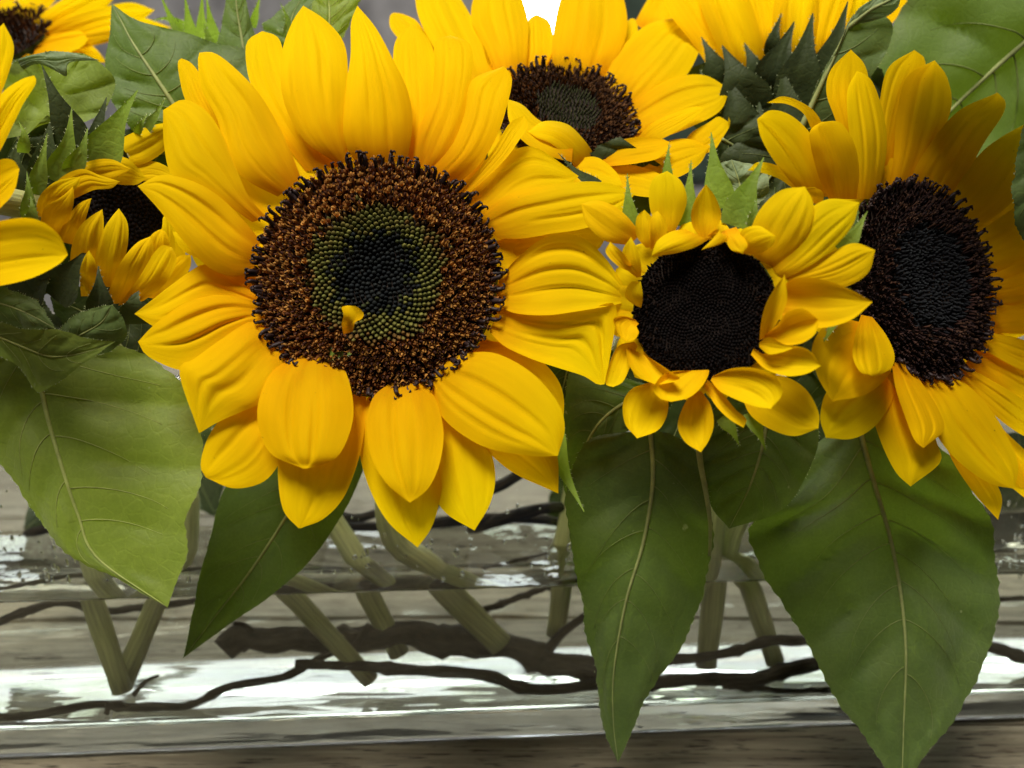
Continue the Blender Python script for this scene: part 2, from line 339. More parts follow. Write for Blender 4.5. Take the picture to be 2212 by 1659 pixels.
# ------------------------------------------------------------------ sheets: petals, bracts, leaves
PROF = {'petal': [(0, .40), (.12, .60), (.3, .88), (.5, 1), (.68, .95), (.82, .74), (.92, .44), (1, .03)],
        'round': [(0, .42), (.12, .64), (.3, .88), (.5, 1), (.68, .99), (.83, .84), (.93, .56), (1, .06)],
        'bract': [(0, .85), (.12, 1), (.28, .95), (.45, .66), (.62, .36), (.8, .17), (1, .02)],
        'slim': [(0, .6), (.2, .9), (.4, 1), (.6, .85), (.8, .5), (1, .04)]}
def profile(kind, t):
    P = PROF[kind]
    return float(np.interp(t, [a for a, b in P], [b for a, b in P]))
class Flower:
    pass
def plane_depth(C, n):
    def f(x, y):
        r = ray(x, y); dn = r.dot(n)
        if abs(dn) < 0.12: dn = -0.12 if dn < 0 else 0.12
        k = (C - CAM).dot(n) / dn; return max(8.0, min(60.0, k * r.y))
    return f
def quad(o, t):
    a, b, c = o; return a * (1 - t) * (1 - 2 * t) + 4 * b * t * (1 - t) + c * t * (2 * t - 1)
def resample(P, n, lin=None):
    return cr(P, n)
def sheet(name, parent, left, right, depth, off=(0, 0, 0), cup=0.0, ridge=0.0, roll=0.0, mat=None, nu=24, nv=16, mid=None, wave=0.0, serr=0.0, quilt=0.0, nveins=6, edgefold=0.0, tipcurl=0.0):
    """left/right outlines in picture points from base to tip, lifted to their own depth"""
    rs = random.Random('%s %d %d %d' % (name, round(left[0][0]), round(right[-1][1]), len(left)))
    ph = [rs.uniform(0, 6.28) for _ in range(6)]; nz = rs.uniform(0, 100); g1 = rs.uniform(.22, .36); g2 = -rs.uniform(.22, .36); ga = rs.uniform(.6, 1.3); gb = rs.uniform(.6, 1.3); rskew = rs.uniform(-.14, .14); GV = [(rs.uniform(.5, 1.5), g1, rs.uniform(.06, .12), rs.uniform(-.1, .35), rs.uniform(.8, 1.3)), (rs.uniform(.5, 1.5), g2, rs.uniform(.06, .12), rs.uniform(-.1, .35), rs.uniform(.8, 1.3))] + [(rs.uniform(.2, 1.0), rs.uniform(-.8, .8), rs.uniform(.04, .09), rs.uniform(0, .5), rs.uniform(.7, 1.2)) for _ in range(rs.randrange(1, 4))]
    Lp = np.array(resample(left, nu + 1)); Rp = np.array(resample(right, nu + 1)); Mp = np.array(resample(mid, nu + 1)) if mid else (Lp + Rp) / 2
    def pt(t, s):
        f = t * nu; i = min(int(f), nu - 1); u = f - i
        l = Lp[i] * (1 - u) + Lp[i + 1] * u; r_ = Rp[i] * (1 - u) + Rp[i + 1] * u; m_ = Mp[i] * (1 - u) + Mp[i + 1] * u
        e = l if s < 0 else r_
        a = abs(s); hw_px = math.hypot(*(e - m_))
        p = m_ + (e - m_) * a
        if serr and a > 0.9:
            d = (e - m_) / max(1e-6, hw_px); tt = t * 34 + (7 if s < 0 else 0)
            p = p + d * serr * ((1 - (tt % 1)) * (0.4 + 0.9 * (0.5 + 0.5 * noise.noise(Vector((tt * .7, s * 3, nz))))) + 1.6 * noise.noise(Vector((t * 9, s * 2, nz + 5)))) * (min(1, 6 * (1 - t)))
        Y = depth(p[0], p[1]) if callable(depth) else quad(depth, t)
        hw = 0.5 * math.hypot(*(r_ - l)) * Y / FPX
        o = quad(off, t) + cup * hw * (s * s - 0.33) + roll * hw * s
        env = min(1.0, 5 * t + .15) * min(1.0, 4 * (1 - t))
        if ridge:
            ridge_ = ridge * .62
            o += -ridge_ * hw * env * sum(g * math.exp(-((s - c_ - rskew) / w_) ** 2) * max(0.0, math.sin(math.pi * min(1, max(0, (t - lo) / (hi - lo))))) ** .7 for g, c_, w_, lo, hi in GV)
            o += 0.16 * hw * noise.noise(Vector((t * 2.2, s * 1.2, nz)))
        if wave: o += wave * hw * a ** 2 * math.sin(t * 7 + ph[0] + (2 if s > 0 else 0))
        if edgefold: o += edgefold * hw * max(0, a - .7) ** 2 * 8
        if tipcurl: o += tipcurl * hw * max(0, t - .75) ** 2 * 16
        if quilt:
            o += quilt * hw * (abs(math.sin((t * nveins - a * 1.1 * nveins * 0.16) * math.pi)) ** .6 - .6) * (a * (1.25 - a) * 2.2) + quilt * hw * .8 * noise.noise(Vector((t * 4, s * 2.5, nz)))
            o += -0.03 * math.exp(-(s / .06) ** 2)
        return p[0], p[1], Y - o
    V = []; U = []; F = []
    for i in range(nu + 1):
        for j in range(nv + 1):
            s = -1 + 2 * j / nv; t = i / nu; V.append(at(*pt(t, s))); U.append((t, 0.5 + 0.5 * s))
    for i in range(nu):
        for j in range(nv):
            a = i * (nv + 1) + j; F.append((a, a + 1, a + nv + 2, a + nv + 1))
    o = mesh(name, V, F, mat, parent, uvs=U)
    return o, pt
def widths(B, Mx, T, w, kind, skew=0.0, n=15):
    Cn = np.array(cr([B, Mx, T], n)); l, r = [], []
    for i in range(n):
        t = i / (n - 1); d = Cn[min(i + 1, n - 1)] - Cn[max(i - 1, 0)]; d = d / max(1e-6, np.linalg.norm(d)); pn = np.array((d[1], -d[0]))   # pn: to the left when heading up the picture
        h = w * 0.5 * profile(kind, t); l.append(tuple(Cn[i] + pn * h * (1 + skew))); r.append(tuple(Cn[i] - pn * h * (1 - skew)))
    return l, r

def petal(F_, B, Mx, T, w, off=(0, 0.15, 0), kind='petal', mat='petal', depth=None, cup=-0.12, ridge=0.10, roll=0.0, name='petal', skew=0.0, nu=22, nv=16, **kw):
    l, r = widths(B, Mx, T, w, kind, skew)
    return sheet(name, F_.root, l, r, depth or F_.depth, off, cup, ridge, roll, M[mat], nu, nv, wave=kw.pop('wave', 0.08), **kw)[0]
def opetal(F_, left, right, off=(0, 0.15, 0), mat='petal', depth=None, cup=-0.12, ridge=0.10, roll=0.0, name='petal', nu=28, nv=30, **kw):
    return sheet(name, F_.root, left, right, depth or F_.depth, off, cup, ridge, roll, M[mat], nu, nv, wave=kw.pop('wave', 0.06), **kw)[0]

def hairs(name, parent, pt, n, length, seed, both=True, mat='hair'):
    rs = random.Random(seed); V = []; F = []
    for k in range(n):
        t = rs.uniform(.02, .97); s = rs.choice((-1, 1)); x, y_, Y = pt(t, s); x2, y2, _ = pt(min(1, t + .02), s); x0, y0, _ = pt(t, s * .8)
        d = Vector((x - x0, y_ - y0)); e = Vector((x2 - x, y2 - y_))
        if d.length < 1e-3: continue
        d = d.normalized() * rs.uniform(.5, 1) * length + (e.normalized() * length * .5 if e.length > 1e-3 else Vector((0, 0)))
        wv_ = Vector((-d.y, d.x)).normalized() * 0.75; b = len(V)
        V += [at(x - wv_.x, y_ - wv_.y, Y), at(x + wv_.x, y_ + wv_.y, Y), at(x + d.x, y_ + d.y, Y - rs.uniform(-.05, .08))]; F.append((b, b + 1, b + 2))
    o = mesh(name, V, F, M[mat], parent, smooth=False); tag(o, kind='stuff'); return o
def bract(F_, B, Mx, T, w, off=(0, 0.1, 0), mat='bract', depth=None, cup=0.15, hair=True, **kw):
    l, r = widths(B, Mx, T, w, 'bract'); o, pt = sheet('bract', F_.root, l, r, depth or F_.depth, off, cup, 0.05, kw.pop('roll', 0.0), M[mat], 16, 10, **kw)
    if hair: hairs('bract_hairs', o, pt, 26, 5.5, len(F_.root.children))
    return o
def leaf(F_, left, right, mid, Ys, mat='leaf', fold=-0.15, quilt=0.14, serr=5.0, nveins=6, vr=0.085, name='leaf', hair=60, off=(0, 0, 0), cupk=None, veins=True, roll=0.0, wave=0.10, label=None):
    o, pt = sheet(name, F_.root, left, right, Ys, off, fold, 0, roll, M[mat], 64, 28, mid=mid, wave=wave, serr=serr, quilt=quilt, nveins=nveins)
    if label: o['label'] = label
    def sp(t, s, d): x, y_, Y = pt(t, s); return at(x, y_, Y - d)
    if veins:
        ts = [i / 40 for i in range(41)]
        tube('midrib', [sp(t, 0, 0.02) for t in ts], [max(.010, vr * .72 * (1 - t) ** .8) for t in ts], M['vein_pale' if mat == 'leaf_pale' else 'vein'], o, 7)
        vrs = random.Random(int(left[0][0] * 7 + right[0][1]))
        for k in range(nveins):
            t0 = 0.06 + 0.70 * k / nveins
            for sd in (-1, 1):
                t0b = t0 + vrs.uniform(-.025, .035); n = 12; vk = vrs.uniform(.15, .25); vl = vrs.uniform(.6, .88)
                path = [sp(min(.98, t0b + vk * (i / n) ** 1.4 * (1 - .3 * t0b)), sd * vl * i / n, 0.008) for i in range(n + 1)]
                tube('vein', path, [max(.005, vr * .20 * (1 - .9 * i / n) * (1 - .4 * t0)) for i in range(n + 1)], M['vein_pale' if mat == 'leaf_pale' else 'side_vein'], o, 5)
    if hair: hairs('edge_hairs', o, pt, hair, 4.0, 11)
    return o

# ------------------------------------------------------------------ sunflower disc
GA = math.pi * (3 - math.sqrt(5))
def bud_t(n=6):
    rings = [(0, .50), (.4, .50), (.72, .30), (1.05, .07)]; V = [(r * math.cos(2 * math.pi * k / n), r * math.sin(2 * math.pi * k / n), z) for z, r in rings for k in range(n)]
    F = [(i * n + k, i * n + (k + 1) % n, (i + 1) * n + (k + 1) % n, (i + 1) * n + k) for i in range(len(rings) - 1) for k in range(n)] + [tuple(3 * n + k for k in range(n))]
    return np.array(V), F, np.repeat([0, 1, 2, 3], n)
def open_t(n=5):
    V = []; F = []; tg = []
    rings = [(0, .30), (.6, .28), (.85, .40), (1.0, .56)]
    for z, r in rings:
        for k in range(n): V.append((r * math.cos(2 * math.pi * k / n), r * math.sin(2 * math.pi * k / n), z + (0.12 if z == 1.0 and k % 2 else 0))); tg.append(0 if z < .8 else 1)
    for i in range(3):
        for k in range(n): F.append((i * n + k, i * n + (k + 1) % n, (i + 1) * n + (k + 1) % n, (i + 1) * n + k))
    b = len(V); col = [(0, .24, .5), (.05, .24, 1.0), (.14, .19, 1.22), (.3, .06, 1.3)]
    for x, r, z in col:
        for k in range(4): V.append((x + r * math.cos(math.pi / 2 * k), r * math.sin(math.pi / 2 * k), z)); tg.append(2)
    for i in range(3):
        for k in range(4): F.append((b + i * 4 + k, b + i * 4 + (k + 1) % 4, b + (i + 1) * 4 + (k + 1) % 4, b + (i + 1) * 4 + k))
    return np.array(V), F, np.array(tg)
BUD, OPEN = bud_t(), open_t()
def fringe_meshes():
    out = []
    for q_ in range(5):
        rs = random.Random(q_ + 50); c = 0.35 + .25 * rs.random(); V, F, U = [], [], []
        pts = [Vector((0, 0, 0)), Vector((.02, 0, .12)), Vector((.05 * c, .01, .22)), Vector((.10 * c, .0, .30))]
        V, F, U = tube_geo(cr(pts, 6), [.040, .040, .042, .046, .046, .034], 5)
        for sg in (-1, 1):
            tip = [pts[-1], pts[-1] + Vector((.02, sg * .03, .03)), pts[-1] + Vector((.05, sg * .05, .03)), pts[-1] + Vector((.06, sg * .06, .01 - .03 * rs.random()))]
            v2, f2, _ = tube_geo(cr(tip, 5), [.030, .028, .024, .018, .010], 4); b = len(V); V += v2; F += [tuple(i + b for i in f) for f in f2]
        me = bpy.data.meshes.new('floret'); me.from_pydata([tuple(v * S) for v in V], [], F); me.materials.append(M['fringe']); me.polygons.foreach_set('use_smooth', [True] * len(me.polygons)); out.append(me)
    return out
FRINGE = fringe_meshes()
def frame(n):
    n = n.normalized(); e2 = (Vector((0, 0, 1)) - n * n.z); e2 = e2.normalized() if e2.length > .1 else Vector((0, 1, 0)); e1 = e2.cross(n); return e1, e2, n
def disc(F_, C, n, R, Nf, zones, dome=0.35, dimple=0.25, fringe=0, seed=1, tilt=55, rim_len=1.0):
    """zones: list of (r_frac_end, kind, size, height, colours)"""
    rs = random.Random(seed); e1, e2, n = frame(n); par = F_.root
    hgt = lambda u: R * (dome * (1 - u * u) * .6 + dimple * (-math.exp(-(u / .33) ** 2) * .5))
    # ground
    V = [C + n * (hgt(0) - .05)]; F = []; nr, ns = 12, 40
    for i in range(1, nr + 1):
        for k in range(ns):
            u = i / nr; a = 2 * math.pi * k / ns; V.append(C + (e1 * math.cos(a) + e2 * math.sin(a)) * R * u * .99 + n * (hgt(u) - .05))
    for k in range(ns): F.append((0, 1 + k, 1 + (k + 1) % ns))
    for i in range(nr - 1):
        for k in range(ns): a = 1 + i * ns; F.append((a + k, a + ns + k, a + ns + (k + 1) % ns, a + (k + 1) % ns))
    d = mesh('disc', V, F, M['discbase'], par)
    # receptacle behind
    V = []; F = []; rg = [(1.0, -.02), (1.04, -.25), (.95, -.55), (.7, -.85), (.4, -1.05), (.16, -1.2)]
    for r_, z in rg:
        for k in range(ns): a = 2 * math.pi * k / ns; V.append(C + (e1 * math.cos(a) + e2 * math.sin(a)) * R * r_ + n * z * min(1.0, R / 2))
    for i in range(len(rg) - 1):
        for k in range(ns): F.append((i * ns + k, i * ns + (k + 1) % ns, (i + 1) * ns + (k + 1) % ns, (i + 1) * ns + k))
    mesh('receptacle', V, F, M['recept'], par)
    groups = {}
    sp = R * math.sqrt(math.pi / Nf)
    for i in range(Nf):
        u = math.sqrt((i + .5) / Nf); a = i * GA; z = None
        uj = u + rs.gauss(0, .03)
        for zz in zones:
            if uj <= zz[0]: z = zz; break
        z = z or zones[-1]
        rad = e1 * math.cos(a) + e2 * math.sin(a); p = C + rad * R * u + n * (hgt(u) - .03)
        tl = math.radians(tilt) * u ** 2.2 * (1 if u > .3 else -.3)
        dr = (n * math.cos(tl) + rad * math.sin(tl)); jit = z[5] if len(z) > 5 else .1
        dr = (dr + Vector((rs.uniform(-1, 1), rs.uniform(-1, 1), rs.uniform(-1, 1))) * jit).normalized()
        x = (rad - dr * rad.dot(dr)).normalized(); yv = dr.cross(x)
        if z[1] == 'open':
            spin = rs.uniform(-1.2, 1.2); x2 = x * math.cos(spin) + yv * math.sin(spin); yv = dr.cross(x2); x = x2
        T_ = BUD if z[1] == 'bud' else OPEN; sz = sp * z[2] * rs.uniform(.85, 1.15); hh = z[3] * rs.uniform(.8, 1.2)
        W = np.array(p)[None] + T_[0][:, 0:1] * sz * np.array(x)[None] + T_[0][:, 1:2] * sz * np.array(yv)[None] + T_[0][:, 2:3] * hh * np.array(dr)[None]
        cl = rs.choice(z[4]); v = rs.uniform(.7, 1.3); pal = [tuple(c * v for c in q_) for q_ in cl]
        if z[1] == 'open' and rs.random() < .45: pal[2] = tuple(.75 * c for c in pal[1])
        cols = [(*pal[min(t, len(pal) - 1)], 1) for t in T_[2]]
        g = groups.setdefault(z[6] if len(z) > 6 else 'florets', [[], [], [], 0])
        g[0].append(W); g[1].extend([tuple(q_ + g[3] for q_ in f) for f in T_[1]]); g[2].extend(cols); g[3] += len(T_[0])
    for nm, g in groups.items():
        o = mesh(nm, np.vstack(g[0]), g[1], M['floret'], d, cols=g[2], smooth=True); tag(o, kind='stuff')
    wp = worldpos(par)
    for k in range(fringe):
        a = 2 * math.pi * (k + rs.uniform(-.4, .4)) / fringe; u = rs.uniform(.93, 1.0); rad = e1 * math.cos(a) + e2 * math.sin(a)
        p = C + rad * R * u + n * (hgt(u) + .02); tl = math.radians(rs.uniform(38, 78)); dr = (n * math.cos(tl) + rad * math.sin(tl)); dr = (dr + Vector((rs.uniform(-.2, .2), rs.uniform(-.2, .2), rs.uniform(-.2, .2)))).normalized()
        x = (n - dr * n.dot(dr)).normalized(); sg = rs.uniform(-1.5, 1.5); y0 = dr.cross(x); x = x * math.cos(sg) + y0 * math.sin(sg); yv = dr.cross(x)
        s_ = rs.uniform(.75, 1.25) * rim_len; me = FRINGE[rs.randrange(5)]; o = bpy.data.objects.new('floret', me); COL.objects.link(o); o.parent = d
        mt = Matrix((x, yv, dr)).transposed().to_4x4(); o.matrix_local = Matrix.Translation(p * S - wp) @ mt @ Matrix.Diagonal((s_, s_, s_, 1))
    return d
def stem(F_, pts, r0=.36, r1=.40):
    t_, b_2 = Vector(pts[-2]), Vector(pts[-1]); pts = list(pts[:-2]) + [t_ + (t_ - b_2) * .55, t_, b_2]
    P = cr(pts, 34); rs = random.Random(len(pts)); ph = rs.uniform(0, 9)
    return tube('stem', P, [(r0 + (r1 - r0) * i / 33) * (1 + .06 * math.sin(i * .9 + ph)) for i in range(34)], M['stem'], F_.root, 14)
def zclamp(p, z): p = Vector(p); p.z = max(p.z, z); return p
def flower(px, py, Y, n, base, label, cat='sunflower'):
    f = Flower(); f.C = at(px, py, Y); f.n = Vector(n).normalized(); f.depth = plane_depth(f.C, f.n); f.root = root('sunflower', base, label, cat, 'cut sunflowers in the glass trough'); return f

# ================================================================== sunflowers
# ---- main flower
b5 = zclamp(atw(1082, 1392, 2.2), 1.3); t5 = atw(930, 1240, 2.2)
A = flower(815, 597, 20.0, (0.02, -0.93, 0.33), b5, 'largest open sunflower facing the viewer, green ring in its brown centre')
stem(A, [A.C - A.n * .8, A.C - A.n * 2.6 + Vector((0, 1.0, -.6)), Vector((at(850, 1080, 26).x, 25.6, 10.6)), t5, b5], .38, .44)
BR = [((.20, .074, .018), (.28, .11, .025), (.06, .022, .012)), ((.25, .10, .022), (.38, .17, .035), (.06, .022, .012)), ((.15, .052, .015), (.22, .08, .02), (.04, .016, .010)), ((.18, .066, .018), (.44, .21, .05), (.05, .018, .012))]
GR = [((.03, .032, .007), (.08, .08, .015), (.13, .125, .028), (.19, .175, .05)), ((.025, .03, .007), (.06, .064, .014), (.10, .10, .024), (.14, .135, .04)), ((.03, .03, .007), (.07, .062, .014), (.12, .10, .024), (.17, .14, .04))]
GB = [((.03, .018, .006), (.08, .045, .012), (.14, .075, .02), (.20, .11, .03))]
DK = [((.005, .006, .005), (.009, .010, .009), (.013, .015, .014), (.020, .023, .023)), ((.005, .006, .006), (.007, .008, .009), (.011, .013, .014), (.015, .018, .018))]
DG = [((.014, .017, .007), (.026, .031, .011), (.040, .047, .018), (.060, .066, .028))]
RA = 2.66
disc(A, A.C, A.n, RA, 1900, [(.27, 'bud', 1.05, .10, DK, .22, 'centre_florets'), (.37, 'bud', 1.0, .12, DG + DK, .12, 'inner_buds'), (.54, 'bud', 1.05, .13, GR, .12, 'green_buds'), (.60, 'bud', 1.05, .14, GR[2:] + GB, .2, 'browning_buds'), (1.1, 'open', 1.2, .18, BR, .36, 'open_florets')], .30, .28, 130, 3)
def a_o(l, r, off, **k): return opetal(A, l, r, off, **k)
FRONT, MIDL, BACK = .45, .15, -.2
# each petal: left outline, right outline (base to tip), offset toward the viewer at base, middle, tip
a_o([(722, 350), (655, 300), (612, 215), (608, 120), (630, 50), (655, 12)], [(752, 352), (748, 260), (752, 170), (744, 95), (705, 45), (655, 12)], (-.15, .45, .0), cup=-.2, ridge=.13)
a_o([(775, 358), (742, 300), (746, 200), (757, 120), (758, 50), (772, 12)], [(880, 345), (891, 270), (882, 200), (850, 130), (812, 60), (772, 12)], (-.1, .5, .1), cup=-.22, ridge=.13)
a_o([(870, 350), (862, 240), (850, 150), (852, 95), (870, 66), (893, 52)], [(925, 360), (940, 250), (942, 160), (935, 105), (915, 70), (893, 52)], (-.3, -.1, -.4))
a_o([(888, 350), (900, 290), (930, 215), (938, 150), (940, 90), (972, 76)], [(940, 372), (975, 320), (1005, 240), (1020, 150), (1015, 95), (972, 76)], (-.2, .15, -.1), cup=-.22)
a_o([(925, 372), (975, 315), (1002, 250), (1012, 190), (1030, 165), (1089, 143)], [(985, 402), (1040, 350), (1075, 290), (1095, 230), (1106, 170), (1089, 143)], (-.15, .35, .15), cup=-.25)
a_o([(985, 420), (1030, 370), (1065, 325), (1085, 290), (1105, 262), (1132, 250)], [(1000, 428), (1050, 385), (1095, 340), (1120, 305), (1140, 272), (1132, 250)], (-.2, .25, .2), cup=.3)
a_o([(1000, 440), (1040, 390), (1080, 345), (1120, 320), (1165, 322), (1250, 380)], [(1035, 490), (1080, 470), (1130, 440), (1180, 420), (1225, 405), (1250, 380)], (-.3, .0, -.1), cup=.1, ridge=.16)
a_o([(1030, 470), (1090, 425), (1160, 405), (1240, 393), (1310, 395), (1372, 418)], [(1075, 515), (1130, 515), (1190, 505), (1260, 494), (1330, 470), (1372, 418)], (-.15, .3, .3), cup=-.1, ridge=.20)
a_o([(1070, 530), (1120, 515), (1180, 500), (1230, 490), (1270, 490), (1310, 510)], [(1078, 590), (1130, 580), (1190, 560), (1240, 550), (1290, 540), (1310, 510)], (-.5, -.3, -.3))
a_o([(1078, 605), (1115, 560), (1180, 512), (1250, 510), (1310, 560), (1367, 650)], [(1070, 655), (1110, 676), (1180, 681), (1250, 672), (1320, 660), (1367, 650)], (-.1, .55, .6), cup=.05, ridge=.22, edgefold=.15)
a_o([(1075, 665), (1130, 672), (1200, 676), (1270, 668), (1330, 660), (1318, 770), (1306, 830)], [(1058, 718), (1090, 748), (1150, 776), (1210, 796), (1260, 812), (1290, 830), (1306, 830)], (-.1, .4, .5), cup=.12, ridge=.16, edgefold=.2)
a_o([(1040, 735), (1110, 745), (1170, 780), (1205, 820), (1218, 860), (1217, 905)], [(1015, 765), (1080, 800), (1130, 840), (1170, 870), (1200, 895), (1217, 905)], (-.4, -.2, -.3))
a_o([(945, 785), (1000, 765), (1070, 763), (1150, 806), (1205, 870), (1220, 925), (1205, 985)], [(926, 805), (930, 850), (955, 900), (1000, 940), (1060, 970), (1150, 985), (1205, 985)], (.0, .65, .8), cup=-.12, ridge=.17, tipcurl=-.2)
a_o([(1030, 860), (1100, 900), (1160, 930), (1195, 960), (1206, 1000), (1206, 1066)], [(990, 900), (1040, 960), (1080, 1000), (1120, 1028), (1165, 1048), (1206, 1066)], (-.2, .1, .1))
a_o([(930, 860), (915, 940), (915, 1010), (930, 1060), (965, 1110), (1025, 1146)], [(1000, 870), (1040, 920), (1062, 980), (1070, 1035), (1058, 1090), (1025, 1146)], (-.2, .15, .2))
a_o([(845, 825), (805, 860), (793, 920), (803, 990), (835, 1045), (885, 1086)], [(905, 822), (940, 860), (958, 930), (950, 1000), (925, 1055), (885, 1086)], (.05, .75, .95), cup=-.10, ridge=.12, tipcurl=-.35)
a_o([(800, 850), (776, 900), (777, 980), (800, 1060), (840, 1130), (902, 1183)], [(900, 860), (945, 930), (958, 1010), (950, 1080), (932, 1140), (902, 1183)], (-.25, .2, .3), cup=-.15)
a_o([(640, 770), (590, 800), (560, 860), (558, 920), (585, 980), (655, 1012)], [(705, 758), (745, 800), (763, 870), (757, 930), (725, 990), (665, 1012)], (.05, .75, .95), cup=-.10, ridge=.12, tipcurl=-.45)
a_o([(680, 840), (620, 900), (603, 970), (601, 1040), (613, 1105), (645, 1141)], [(790, 840), (790, 900), (778, 980), (745, 1070), (700, 1120), (650, 1141)], (-.2, .3, .3), cup=-.12)
a_o([(590, 800), (530, 850), (480, 900), (447, 950), (433, 1005), (445, 1032)], [(650, 860), (635, 930), (610, 990), (570, 1040), (505, 1055), (445, 1032)], (-.2, .25, .2), cup=-.15)
a_o([(585, 712), (540, 695), (475, 735), (420, 775), (387, 803), (430, 936)], [(640, 770), (605, 810), (565, 868), (520, 890), (475, 910), (430, 936)], (-.05, .5, .4), cup=-.12, ridge=.16)
a_o([(565, 640), (510, 610), (460, 580), (435, 572), (380, 608), (290, 678)], [(580, 690), (520, 680), (460, 685), (400, 700), (345, 710), (290, 678)], (-.35, -.1, .0), ridge=.16)
a_o([(590, 670), (540, 648), (470, 637), (400, 655), (335, 700), (298, 738)], [(610, 735), (560, 710), (500, 745), (440, 790), (390, 800), (320, 770), (298, 738)], (-.25, .2, .15), ridge=.18)
a_o([(548, 590), (500, 597), (450, 577), (400, 525), (345, 455), (297, 402)], [(562, 520), (530, 480), (480, 430), (420, 393), (350, 378), (297, 402)], (-.1, .5, .75), cup=-.18, ridge=.18)
a_o([(545, 480), (480, 435), (420, 400), (370, 375), (354, 310), (352, 238)], [(575, 470), (535, 420), (505, 350), (475, 280), (440, 235), (395, 215), (352, 238)], (-.2, .3, .2), cup=-.2, ridge=.15)
a_o([(600, 425), (535, 390), (490, 340), (470, 260), (435, 190), (428, 120), (445, 112)], [(650, 385), (625, 320), (590, 250), (550, 190), (500, 140), (465, 115), (445, 112)], (-.2, .25, .1), cup=-.22, ridge=.15)
a_o([(480, 330), (430, 260), (400, 215), (388, 170), (384, 135), (392, 126)], [(520, 320), (475, 250), (450, 200), (432, 160), (412, 135), (392, 126)], (-.5, -.4, -.4))
a_o([(660, 370), (595, 280), (545, 190), (531, 130), (535, 88), (566, 67)], [(735, 360), (690, 280), (640, 190), (615, 120), (600, 80), (566, 67)], (-.35, -.2, -.4), cup=-.2)
a_o([(575, 690), (500, 620), (450, 570), (400, 545), (380, 520), (372, 500)], [(560, 560), (520, 560), (470, 540), (430, 520), (400, 505), (372, 500)], (-.5, -.5, -.5))
e1, e2, _n = frame(A.n)
rsA = random.Random(4)
for k in range(22):                                   # the hidden second whorl that closes the gaps behind
    an = 2 * math.pi * k / 22 + .1; cx, cy = 815, 600; ln = rsA.uniform(175, 205)
    bx, by = cx + 225 * math.cos(an), cy + 205 * math.sin(an); tx, ty = cx + (225 + ln) * math.cos(an + .05), cy + (205 + ln) * math.sin(an + .05)
    petal(A, (bx, by), ((bx + tx) / 2, (by + ty) / 2), (tx, ty), 105, (-.45, -.45, -.75), nu=14, nv=10)
bract(A, (700, 770), (715, 765), (768, 764), 26, (.2, .3, .3))
bract(A, (1180, 900), (1210, 1000), (1262, 1106), 60, (-.2, -.1, .2), mat='bract', cup=.25)

# ---- centre-right small flower
b7 = zclamp(atw(1522, 1462, 2.6), 1.3); t7 = atw(1542, 1270, 2.6)
Sm = flower(1520, 672, 18.6, (-0.30, -0.93, 0.20), b7, 'small young sunflower with near-black centre and short curled petals')
stem(Sm, [Sm.C - Sm.n * .8, Sm.C - Sm.n * 2.8 + Vector((.2, .8, -.5)), Vector((at(1560, 1080, 26).x, 26.0, 10.6)), t7, b7], .34, .38)
VB = [((.003, .002, .002), (.004, .0025, .0025), (.005, .003, .003), (.007, .004, .003)), ((.003, .002, .002), (.0035, .0025, .0025), (.004, .003, .003), (.005, .0035, .003)), ((.004, .003, .002), (.007, .004, .003), (.011, .005, .003), (.020, .009, .005))]
disc(Sm, Sm.C, Sm.n, 1.52, 1500, [(.7, 'bud', 1.0, .05, VB[:2], .5, 'centre_florets'), (1.1, 'bud', .8, .10, VB, .55, 'outer_florets')], .12, .18, 0, 5, tilt=25)
def s_(B, Mx, T, w, off=(0, .25, .3), kind='petal', **k):
    k.setdefault('mat', 'petal_small'); k.setdefault('ridge', .06); return petal(Sm, B, Mx, T, w, off, kind, **k)
def so(l, r, off=(0, .25, .3), **k):
    k.setdefault('mat', 'petal_small'); k.setdefault('ridge', .07); return opetal(Sm, l, r, off, **k)
so([(1360, 530), (1310, 522), (1280, 500), (1262, 475), (1256, 440)], [(1385, 505), (1355, 468), (1325, 444), (1290, 433), (1256, 440)], (0, .35, .35), cup=-.2)
so([(1432, 500), (1408, 465), (1402, 420), (1412, 385), (1441, 369)], [(1458, 500), (1475, 465), (1484, 430), (1472, 392), (1441, 369)], (-.1, .1, .15), cup=-.2)
so([(1515, 515), (1497, 490), (1493, 460), (1505, 425), (1525, 398)], [(1531, 515), (1550, 490), (1558, 462), (1545, 425), (1525, 398)], (.05, .2, .35), cup=.55, edgefold=.25)
so([(1480, 495), (1450, 500), (1420, 520), (1407, 553)], [(1530, 518), (1500, 535), (1455, 548), (1407, 553)], (.15, .55, .55), cup=-.5)
so([(1528, 510), (1548, 495), (1552, 500), (1535, 520), (1515, 540)], [(1572, 498), (1576, 508), (1572, 518), (1550, 530), (1515, 540)], (.1, .5, .6), cup=-.4)
so([(1560, 500), (1568, 520), (1580, 540), (1605, 549)], [(1590, 490), (1605, 510), (1615, 530), (1605, 549)], (.1, .45, .5), cup=-.35)
so([(1598, 545), (1597, 515), (1605, 495), (1640, 488), (1675, 510)], [(1620, 552), (1640, 548), (1660, 538), (1672, 525), (1675, 510)], (.1, .5, .5), cup=-.35)
so([(1630, 560), (1620, 510), (1640, 455), (1685, 412), (1739, 403)], [(1680, 580), (1725, 535), (1750, 490), (1757, 440), (1739, 403)], (-.05, .3, .3), cup=-.15, ridge=.1)
so([(1660, 570), (1700, 520), (1740, 460), (1790, 430), (1857, 437)], [(1690, 605), (1740, 580), (1790, 545), (1840, 490), (1857, 437)], (-.1, .2, .3), cup=-.18, ridge=.1)
so([(1690, 590), (1740, 575), (1795, 545), (1845, 525), (1891, 540)], [(1720, 625), (1770, 622), (1825, 620), (1875, 590), (1891, 540)], (-.15, .1, .3), cup=-.15, ridge=.1)
